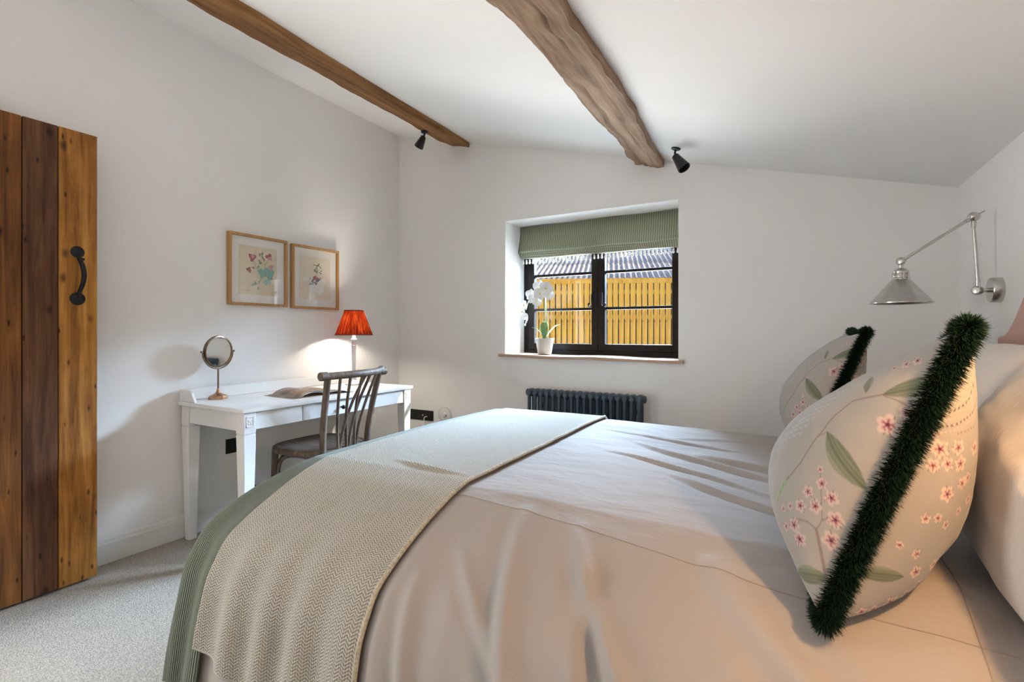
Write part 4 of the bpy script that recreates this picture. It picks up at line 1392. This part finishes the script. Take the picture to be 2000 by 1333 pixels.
def stroke(b, pts, w, m, x=0.0):
    for (p, q) in zip(pts[:-1], pts[1:]):
        x += 0.00001
        d = Vector((q[0] - p[0], q[1] - p[1])); d.normalize(); nn_ = Vector((-d.y, d.x)) * w
        b.add([(x, p[0] + nn_.x, p[1] + nn_.y), (x, q[0] + nn_.x, q[1] + nn_.y), (x, q[0] - nn_.x, q[1] - nn_.y), (x, p[0] - nn_.x, p[1] - nn_.y)], [(0, 1, 2, 3)], m)

def picture(y0, y1, z0, z1, label, which):
    LAYER[0] = 0
    yc, zc = (y0 + y1) / 2, (z0 + z1) / 2
    root = empty('framed_print', (0.001, yc, z0), label, 'picture', 'framed botanical prints above the desk')
    off = (0.001, yc, z0)
    fw, dp = 0.016, 0.030
    for (a0, a1, c0, c1) in ((y0, y1, z0, z0 + fw), (y0, y1, z1 - fw, z1), (y0, y0 + fw, z0 + fw, z1 - fw), (y1 - fw, y1, z0 + fw, z1 - fw)):
        MB().box(0.001, 0.001 + dp, a0, a1, c0, c1).build('frame_bar', M['oak'], root, bevel=0.0015, off=off)
    MB().box(0.001, 0.012, y0 + fw, y1 - fw, z0 + fw, z1 - fw).build('mount', M['paper'], root, off=off)
    mw = 0.052
    MB().box(0.0121, 0.0128, y0 + fw + mw, y1 - fw - mw, z0 + fw + mw, z1 - fw - mw).build('print_sheet', M['print_paper'] if which == 0 else M['print_paper_b'], root, off=off)
    b = MB(); X = 0.0134
    def Y(u): return yc + u * 0.14
    def Z(v): return zc + v * 0.16
    if which == 0:
        for (u, v, r, m_) in [(-.30, .52, .022, 0), (-.27, .56, .012, 1), (.52, .62, .020, 0), (.56, .56, .013, 1), (.62, .20, .016, 1), (.60, .12, .010, 1), (-.46, .02, .014, 4), (-.42, -.04, .010, 0)]:
            flower_blob(b, Y(u), Z(v), r, m_, x=X + 0.0002 * (m_ == 1))
        for (u, v, r) in [(.12, -.02, .020), (.42, .04, .022), (.62, .00, .024), (.56, -.20, .022), (.30, -.12, .014), (.36, -.42, .017), (.52, -.40, .015), (.16, -.20, .012)]:
            flower_blob(b, Y(u), Z(v), r, 2, x=X + 0.0001, k=5, j=0.18)
        for (u, v, a) in [(.02, .30, 0.4), (.10, .34, 2.2), (.22, .50, 1.9), (.05, .58, 1.5), (-.16, .08, 2.8), (-.06, .10, 0.9), (-.02, -.52, 1.2), (-.12, -.55, 1.9), (-.02, -.62, -1.4), (-.34, -.60, 0.6), (.16, .64, 1.2), (.30, .42, 2.0)]:
            leaf_flat(b, Y(u), Z(v), a, 0.024, 0.006, 3 if v > -.3 else 2, X + 0.0001)
        stroke(b, [(Y(-.28), Z(.46)), (Y(-.1), Z(.1)), (Y(.12), Z(-.05))], 0.0012, 3, X)
        stroke(b, [(Y(.52), Z(.55)), (Y(.34), Z(.3)), (Y(.3), Z(-.05))], 0.0012, 3, X)
        stroke(b, [(Y(.3), Z(-.1)), (Y(.0), Z(-.5)), (Y(-.3), Z(-.62))], 0.0012, 3, X)
        stroke(b, [(Y(-.78) + i * 0.006, Z(-.80) + 0.002 * math.sin(i * 2.1)) for i in range(9)], 0.0006, 4, X)
    else:
        for (u, v, r, m_) in [(-.04, .02, .014, 5), (.16, -.04, .016, 4), (.30, .02, .010, 1)]:
            flower_blob(b, Y(u), Z(v), r, m_, x=X + 0.0001)
        for (u, v, r) in [(-.12, -.50, .036), (.24, -.48, .038), (.30, -.22, .030), (-.22, -.34, .022), (.48, -.12, .02)]:
            flower_blob(b, Y(u), Z(v), r, 6, x=X, k=5, j=0.2)
        for i in range(22):
            u, v = random.uniform(-.1, .32), random.uniform(.22, .62)
            leaf_flat(b, Y(u), Z(v), random.uniform(0, 6), 0.016, 0.004, 4 if i % 3 else 3, X + 0.0001)
        for i in range(16):
            u, v = random.uniform(-.36, .12), random.uniform(-.32, -.02)
            leaf_flat(b, Y(u), Z(v), random.uniform(0, 6), 0.018, 0.005, 4 if i % 2 else 3, X + 0.0003)
        stroke(b, [(Y(.1), Z(.6)), (Y(.06), Z(.2)), (Y(-.02), Z(-.2)), (Y(.1), Z(-.6))], 0.0012, 3, X)
    b.build('botanical_drawing', INK, root, off=off)
    MB().box(0.022, 0.0235, y0 + fw, y1 - fw, z0 + fw, z1 - fw).build('glazing', M['pic_glass'], root, off=off)
picture(1.735, 2.130, 1.316, 1.760, 'oak framed print of pink and teal flowers above the mirror end of the desk', 0)
picture(2.168, 2.563, 1.312, 1.752, 'oak framed print of dark sprigs and white blooms beside the lamp', 1)

# ------------------------------------------------------------------ radiator
RX0, RX1, RZ = 1.322, 2.154, 0.745
rad = empty('column_radiator', ((RX0 + RX1) / 2, 3.15, 0.12), 'dark blue column radiator on the wall below the window', 'radiator')
ro = ((RX0 + RX1) / 2, 3.15, 0.12)
nsec = 18
pt_ = (RX1 - RX0) / nsec
sec = MB()
zb_, zt2 = 0.15, RZ - 0.030
for dy in (-0.033, 0.033):
    sec.tube([(0, dy, zb_), (0, dy, zt2)], 0.0125, 12)
for z in (zb_, zt2):
    sec.tube(bez([(0, -0.046, z), (0, -0.02, z), (0, 0.02, z), (0, 0.046, z)], 3), [0.014, 0.02, 0.026, 0.029, 0.030, 0.030, 0.029, 0.026, 0.02, 0.014], 12)
    sec.tube([(-pt_ * 0.5, 0, z), (pt_ * 0.5, 0, z)], 0.021, 14)
s0 = sec.build('section', M['radiator'], rad, smooth=50)
for i in range(nsec):
    o = s0 if i == 0 else s0.copy()
    if i: link(o, rad)
    o.location = (RX0 + (i + 0.5) * pt_ - ro[0], 0, -ro[2])
for x, s in ((RX0, -1), (RX1, 1)):
    for z in (zb_, zt2):
        MB().lathe([(0.024, 0.0), (0.024, 0.010), (0.018, 0.015), (0.0001, 0.016)], 16, (x, 3.15, z), (s, 0, 0)).build('end_cap', M['radiator'], rad, smooth=40, off=ro)
for x in (RX0 + 0.08, RX1 - 0.08):
    MB().box(x - 0.015, x + 0.015, 3.10, 3.200, 0.0, 0.115).build('foot', M['radiator'], rad, bevel=0.004, off=ro)
    MB().box(x - 0.012, x + 0.012, 3.19, BW - 0.001, 0.60, 0.63).build('bracket', M['radiator'], rad, off=ro)

# ------------------------------------------------------------------ sockets, disc, cables
sk = empty('wall_socket', (0.235, BW, 0.447), 'wide black socket plate with white flex on the wall right of the desk', 'socket', 'black wall sockets')
so_ = (0.235, BW, 0.447)
MB().box(0.090, 0.382, BW - 0.008, BW - 0.0005, 0.404, 0.490).build('plate', M['socket'], sk, bevel=0.003, off=so_)
for i, x in enumerate((0.135, 0.205, 0.275, 0.340)):
    q = MB()
    if i in (2,):
        q.lathe([(0.009, 0.0), (0.008, 0.004), (0.0001, 0.005)], 16, (x, BW - 0.008, 0.447), (0, -1, 0))
        q.build('dimmer_knob', M['nickel'], sk, smooth=40, off=so_)
    else:
        q.box(x - 0.008, x + 0.008, BW - 0.0115, BW - 0.008, 0.462, 0.478)
        q.build('switch', M['black'], sk, bevel=0.001, off=so_)
        h_ = MB()
        h_.box(x - 0.003, x + 0.003, BW - 0.0088, BW - 0.0081, 0.440, 0.452)
        h_.box(x - 0.014, x - 0.007, BW - 0.0088, BW - 0.0081, 0.424, 0.429)
        h_.box(x + 0.007, x + 0.014, BW - 0.0088, BW - 0.0081, 0.424, 0.429)
        h_.build('socket_slot', M['cable'], sk, off=so_)
MB().tube(bez([(0.322, BW - 0.012, 0.440), (0.316, BW - 0.034, 0.438), (0.310, BW - 0.036, 0.420), (0.312, BW - 0.03, 0.38), (0.318, BW - 0.026, 0.20), (0.33, BW - 0.03, 0.01)], 8), 0.0042, 8).build('white_flex', M['white_plastic'], sk, smooth=60, off=so_)

sk2 = empty('wall_socket', (0, 1.80, 0.455), 'black double socket on the wall under the desk', 'socket', 'black wall sockets')
so_ = (0, 1.80, 0.455)
MB().box(0.0005, 0.008, 1.728, 1.874, 0.411, 0.499).build('plate', M['socket'], sk2, bevel=0.003, off=so_)
for y in (1.765, 1.838):
    q = MB()
    q.box(0.008, 0.0088, y - 0.003, y + 0.003, 0.448, 0.460)
    q.box(0.008, 0.0088, y - 0.014, y - 0.007, 0.430, 0.435)
    q.box(0.008, 0.0088, y + 0.007, y + 0.014, 0.430, 0.435)
    q.build('socket_slot', M['cable'], sk2, off=so_)
    MB().box(0.008, 0.0112, y - 0.007, y + 0.007, 0.470, 0.486).build('switch', M['black'], sk2, bevel=0.001, off=so_)

disc = empty('wall_disc', (0.508, BW, 0.470), 'clear round disc with a raised hub on the wall beside the socket plate', 'wall disc')
wo2 = (0.508, BW, 0.470)
MB().lathe([(0.066, 0.0), (0.066, 0.006), (0.060, 0.011), (0.036, 0.014), (0.0001, 0.015)], 40, (0.508, BW - 0.001, 0.470), (0, -1, 0)).build('dish', M['white_plastic'], disc, smooth=40, off=wo2)
MB().lathe([(0.060, 0.0), (0.064, 0.0), (0.066, 0.006), (0.062, 0.009), (0.058, 0.006)], 40, (0.508, BW - 0.012, 0.470), (0, -1, 0), closed=True).build('rim', M['clear'], disc, smooth=40, off=wo2)
MB().lathe([(0.020, 0.0), (0.020, 0.010), (0.016, 0.016), (0.0001, 0.017)], 24, (0.508, BW - 0.014, 0.470), (0, -1, 0)).build('hub', M['white_plastic'], disc, smooth=40, off=wo2)

cb1 = MB().tube(bez([(0.30, 2.640, 0.700), (0.305, 2.645, 0.600), (0.30, 2.625, 0.520), (0.285, 2.600, 0.470), (0.255, 2.600, 0.30), (0.20, 2.66, 0.05), (0.15, 2.80, 0.006), (0.14, 3.0, 0.005)], 8), 0.0040, 8).build('lamp_flex', M['cable'], None, smooth=60, off=(0.3, 2.64, 0.4))
cb1.location = (0.3, 2.64, 0.4)
tag(cb1, 'black lamp flex dangling under the desk end near the corner', 'cable', 'black cables below the desk')
cb2 = MB().tube(bez([(0.014, 1.842, 0.448), (0.034, 1.846, 0.435), (0.036, 1.852, 0.36), (0.032, 1.850, 0.28), (0.036, 1.868, 0.22), (0.04, 1.905, 0.16), (0.045, 1.95, 0.06), (0.06, 2.0, 0.006), (0.10, 2.2, 0.005)], 8), 0.0042, 8).build('power_cable', M['cable'], None, smooth=60, off=(0.02, 1.84, 0.3))
cb2.location = (0.02, 1.84, 0.3)
tag(cb2, 'black power cable hanging from the double socket under the desk', 'cable', 'black cables below the desk')

# ------------------------------------------------------------------ orchid
ox_, oy_, oz_ = 1.338, 3.385, 0.9795
orc = empty('potted_orchid', (ox_, oy_, oz_), 'white flowering orchid in a pale grey pot on the window sill', 'plant')
pp = []
MB().lathe([(0.050, 0.0), (0.052, 0.003), (0.070, 0.112), (0.0735, 0.114), (0.0735, 0.122), (0.069, 0.122), (0.066, 0.108), (0.0001, 0.106)], 32, wob=lambda a, z: 0.0).build('pot', M['pot'], orc, smooth=35)
MB().lathe([(0.066, 0.106), (0.05, 0.113), (0.0001, 0.116)], 20).build('moss', M['soil'], orc, smooth=60)
def orchid_leaf(a, ln, wd, rise, droop):
    P = np.zeros((12, 5, 3))
    for i in range(12):
        t = i / 11
        r_ = ln * t
        z = 0.110 + rise * math.sin(t * pi * 0.5) - droop * t * t
        w_ = wd * math.sin(pi * min(0.98, 0.12 + 0.86 * t)) ** 0.7
        for j in range(5):
            s = (j - 2) / 2
            P[i, j] = (r_ * math.cos(a) - s * w_ * math.sin(a), r_ * math.sin(a) + s * w_ * math.cos(a), z + 0.25 * w_ * abs(s))
    grid_mesh('leaf', P, M['leaf'], orc, solid=0.002, sub=1)
for a, ln, wd, rs, dr in ((math.radians(205), 0.100, 0.030, 0.100, 0.01), (math.radians(15), 0.120, 0.032, 0.115, 0.0), (math.radians(110), 0.05, 0.026, 0.14, 0), (math.radians(290), 0.06, 0.028, 0.130, 0.0), (math.radians(250), 0.05, 0.024, 0.11, 0)):
    orchid_leaf(a, ln, wd, rs, dr)
stem_pts = bez([(0.012, 0, 0.11), (0.018, 0.0, 0.25), (0.012, -0.004, 0.40), (0.010, -0.01, 0.50), (-0.03, -0.02, 0.53), (-0.075, -0.03, 0.485), (-0.115, -0.035, 0.42), (-0.140, -0.04, 0.34)], 10)
MB().tube(stem_pts, [0.0042 - 0.0022 * i / len(stem_pts) for i in range(len(stem_pts))], 8).build('stem', M['stem'], orc, smooth=60)
st2 = bez([(0.0, 0.006, 0.11), (-0.004, 0.012, 0.28), (-0.002, 0.012, 0.44), (-0.02, 0.0, 0.54)], 8)
MB().tube(st2, 0.003, 8).build('stem', M['stem'], orc, smooth=60)
def orchid_flower(c, d, r):
    d = Vector(d).normalized(); q = Vector((0, 0, 1)).rotation_difference(d)
    fl = MB()
    for k in range(5):
        a = pi / 2 + 2 * pi * k / 5
        wdt = 0.62 if k in (1, 4) else 0.40
        pts = []
        nl = 12
        for i in range(nl):
            t = 2 * pi * i / nl
            u = 0.5 + 0.5 * math.cos(t); w = math.sin(t) * wdt * (0.55 + 0.45 * math.sin(pi * min(1, u * 0.85 + 0.1)))
            loc = Vector((r * (u * math.cos(a) - w * math.sin(a)), r * (u * math.sin(a) + w * math.cos(a)), r * 0.16 * (u - 0.4) * (1 if k % 2 else 0.4) - r * 0.12 * w * w + 0.002 * (k in (1, 4))))
            pts.append(q @ loc + Vector(c))
        ctr = sum(pts, Vector()) / nl + d * r * 0.05
        fl.add([ctr] + pts, [(0, i + 1, (i + 1) % nl + 1) for i in range(nl)])
    o = fl.build('flower', M['petal'], orc, smooth=70)
    lip = MB()
    lip.lathe([(0.0001, r * 0.34), (r * 0.10, r * 0.28), (r * 0.17, r * 0.12), (r * 0.08, 0.0)], 8, c, d)
    lip.build('throat', M['petal_c'], o, smooth=60)
cd = Vector((1.5, -3.3, 0))
for (c, d, r) in [((0.028, -0.035, 0.498), (0.5, -1, 0.05), 0.058), ((-0.030, -0.030, 0.512), (0.15, -1, 0.15), 0.056), ((-0.018, -0.05, 0.458), (0.3, -1, -0.1), 0.052), ((0.040, -0.02, 0.455), (0.7, -1, -0.15), 0.050),
                  ((-0.098, -0.04, 0.455), (0.1, -1, 0.0), 0.046), ((-0.070, -0.05, 0.420), (0.35, -1, -0.2), 0.046), ((-0.042, -0.045, 0.400), (0.5, -1, -0.3), 0.040), ((-0.150, -0.050, 0.375), (-0.5, -1, 0.0), 0.042),
                  ((-0.165, -0.050, 0.325), (-0.4, -1, -0.2), 0.038), ((-0.140, -0.052, 0.290), (-0.2, -1, -0.3), 0.034)]:
    orchid_flower(c, d, r)
for i, (x, z) in enumerate(((-0.138, 0.245), (-0.146, 0.225), (-0.130, 0.262))):
    MB().lathe([(0.0001, -0.012), (0.006, -0.005), (0.007, 0.003), (0.003, 0.010), (0.0001, 0.012)], 8, (x, -0.045, z)).build('bud', M['petal'], orc, smooth=60)

# ------------------------------------------------------------------ wall lamps
def wall_lamp(ypos, label, lit):
    root = empty('wall_lamp', (RW, ypos, 1.318), label, 'lamp', 'brushed metal swing arm reading lamps')
    MB().lathe([(0.050, 0.0005), (0.050, 0.030), (0.047, 0.034), (0.0001, 0.035)], 36, (0, 0, 0), (-1, 0, 0)).build('wall_plate', M['nickel'], root, smooth=40)
    q = MB()
    q.tube([(-0.034, 0, 0), (-0.060, 0, 0)], 0.009, 12)
    q.lathe([(0.0001, -0.020), (0.012, -0.018), (0.018, -0.008), (0.018, 0.008), (0.012, 0.018), (0.0001, 0.020)], 18, (-0.070, 0, 0.0), (-0.5, -0.86, 0))
    q.build('pivot', M['nickel'], root, smooth=45)
    e = Vector((-0.082, 0.0, 0.302)); k = Vector((-0.318, 0.0, 0.136))
    MB().tube([(-0.070, 0, 0.010), (-0.070, 0, 0.045), (-0.0702, 0, 0.046), tuple(e - Vector((0, 0, 0.045))), tuple(e - Vector((0, 0, 0.044))), tuple(e)], [0.0085, 0.0085, 0.0062, 0.0062, 0.0085, 0.0085], 14).build('lower_arm', M['nickel'], root, smooth=45)
    q = MB()
    q.lathe([(0.0001, -0.019), (0.012, -0.017), (0.0185, -0.008), (0.0185, 0.008), (0.012, 0.017), (0.0001, 0.019)], 18, tuple(e), (-0.5, -0.86, 0))
    q.tube([tuple(e), tuple(e + Vector((0.034, 0, 0.020)))], [0.004, 0.0025], 8)
    q.build('elbow', M['nickel'], root, smooth=45)
    dd = (k - e)
    MB().tube([tuple(e), tuple(e + dd * 0.10), tuple(e + dd * 0.101), tuple(e + dd * 0.93), tuple(e + dd * 0.931), tuple(k)], [0.0085, 0.0085, 0.0062, 0.0062, 0.0085, 0.0085], 14).build('upper_arm', M['nickel'], root, smooth=45)
    MB().lathe([(0.0001, -0.016), (0.011, -0.014), (0.0165, -0.006), (0.0165, 0.006), (0.011, 0.014), (0.0001, 0.016)], 18, tuple(k), (-0.5, -0.86, 0)).build('knuckle', M['nickel'], root, smooth=45)
    g = MB()
    pr = [(0.008, 0.0), (0.008, -0.028), (0.020, -0.034), (0.030, -0.044), (0.030, -0.052), (0.027, -0.054), (0.027, -0.060), (0.030, -0.062), (0.030, -0.070), (0.027, -0.072), (0.027, -0.080)]
    g.lathe(pr, 28, tuple(k))
    for i in range(9):
        a = 2 * pi * i / 9
        g.box(k.x + 0.0285 * math.cos(a) - 0.002, k.x + 0.0285 * math.cos(a) + 0.002, 0.0285 * math.sin(a) - 0.002, 0.0285 * math.sin(a) + 0.002, k.z - 0.078, k.z - 0.052)
    g.build('lamp_holder', M['nickel'], root, smooth=40)
    sh_ = MB()
    sh_.lathe([(0.0275, -0.078), (0.033, -0.080), (0.108, -0.176), (0.112, -0.178), (0.112, -0.182), (0.106, -0.178), (0.031, -0.083)], 48, tuple(k), closed=True)
    sh_.build('shade', M['nickel'], root, smooth=40)
    MB().lathe([(0.0001, -0.080), (0.013, -0.084), (0.014, -0.098), (0.026, -0.118), (0.026, -0.134), (0.014, -0.150), (0.0001, -0.152)], 18, tuple(k)).build('bulb', M['bulb'] if lit else M['bulb_off'], root, smooth=60)
    if lit:
        add_light('reading_lamp_glow', 'POINT', (RW + k.x, ypos, 1.318 + k.z - 0.160), energy=lit, color=(1.0, 0.56, 0.245), size=0.028)
    return root
wall_lamp(2.667, 'brushed nickel swing arm wall lamp beyond the cushions near the corner', 0)
wall_lamp(0.80, 'brushed nickel swing arm wall lamp assumed at the near side of the bed, lit', 16.5)  # out of view, assumed from the warm light on the near bedding

# ------------------------------------------------------------------ ceiling spotlights
def spotlight(mount, nrm, knee, tip, r, label):
    root = empty('ceiling_spotlight', mount, label, 'spotlight', 'small black ceiling spotlights')
    mo = Vector(mount); nv = Vector(nrm).normalized(); kn = Vector(knee) - mo; tp = Vector(tip) - mo
    MB().lathe([(0.027, 0.0), (0.027, 0.006), (0.022, 0.010), (0.0001, 0.011)], 24, (0, 0, 0), tuple(nv)).build('ceiling_rose', M['black'], root, smooth=40)
    q = MB(); q.tube([(0, 0, 0), tuple(nv * 0.022), tuple(kn)], 0.0065, 10)
    q.lathe([(0.0001, -0.010), (0.008, -0.006), (0.010, 0.0), (0.008, 0.006), (0.0001, 0.010)], 12, tuple(kn))
    q.build('arm', M['black'], root, smooth=50)
    ax = (tp - kn); L = ax.length; ax.normalize()
    MB().lathe([(0.0001, 0.0), (r * 0.55, 0.002), (r * 0.60, 0.014), (r * 0.72, L * 0.35), (r, L * 0.95), (r, L), (r * 0.86, L), (r * 0.80, L * 0.80), (0.0001, L * 0.76)], 24, tuple(kn), tuple(ax)).build('head', M['black'], root, smooth=40)
    return root
z_m = ceil_z(0.585) - 0.056
spotlight((0.600, 2.86, ceil_z(0.600) - 0.058), (0, 0, -1), (0.597, 2.855, ceil_z(0.6) - 0.095), (0.565, 2.835, ceil_z(0.6) - 0.175), 0.034, 'small black spotlight fixed beneath the slim brown beam')
spotlight((2.388, 2.965, ceil_z(2.388)), (-0.26, 0, -1), (2.385, 2.955, ceil_z(2.388) - 0.048), (2.440, 2.930, ceil_z(2.388) - 0.135), 0.036, 'small black spotlight on the ceiling beside the broad grey beam')
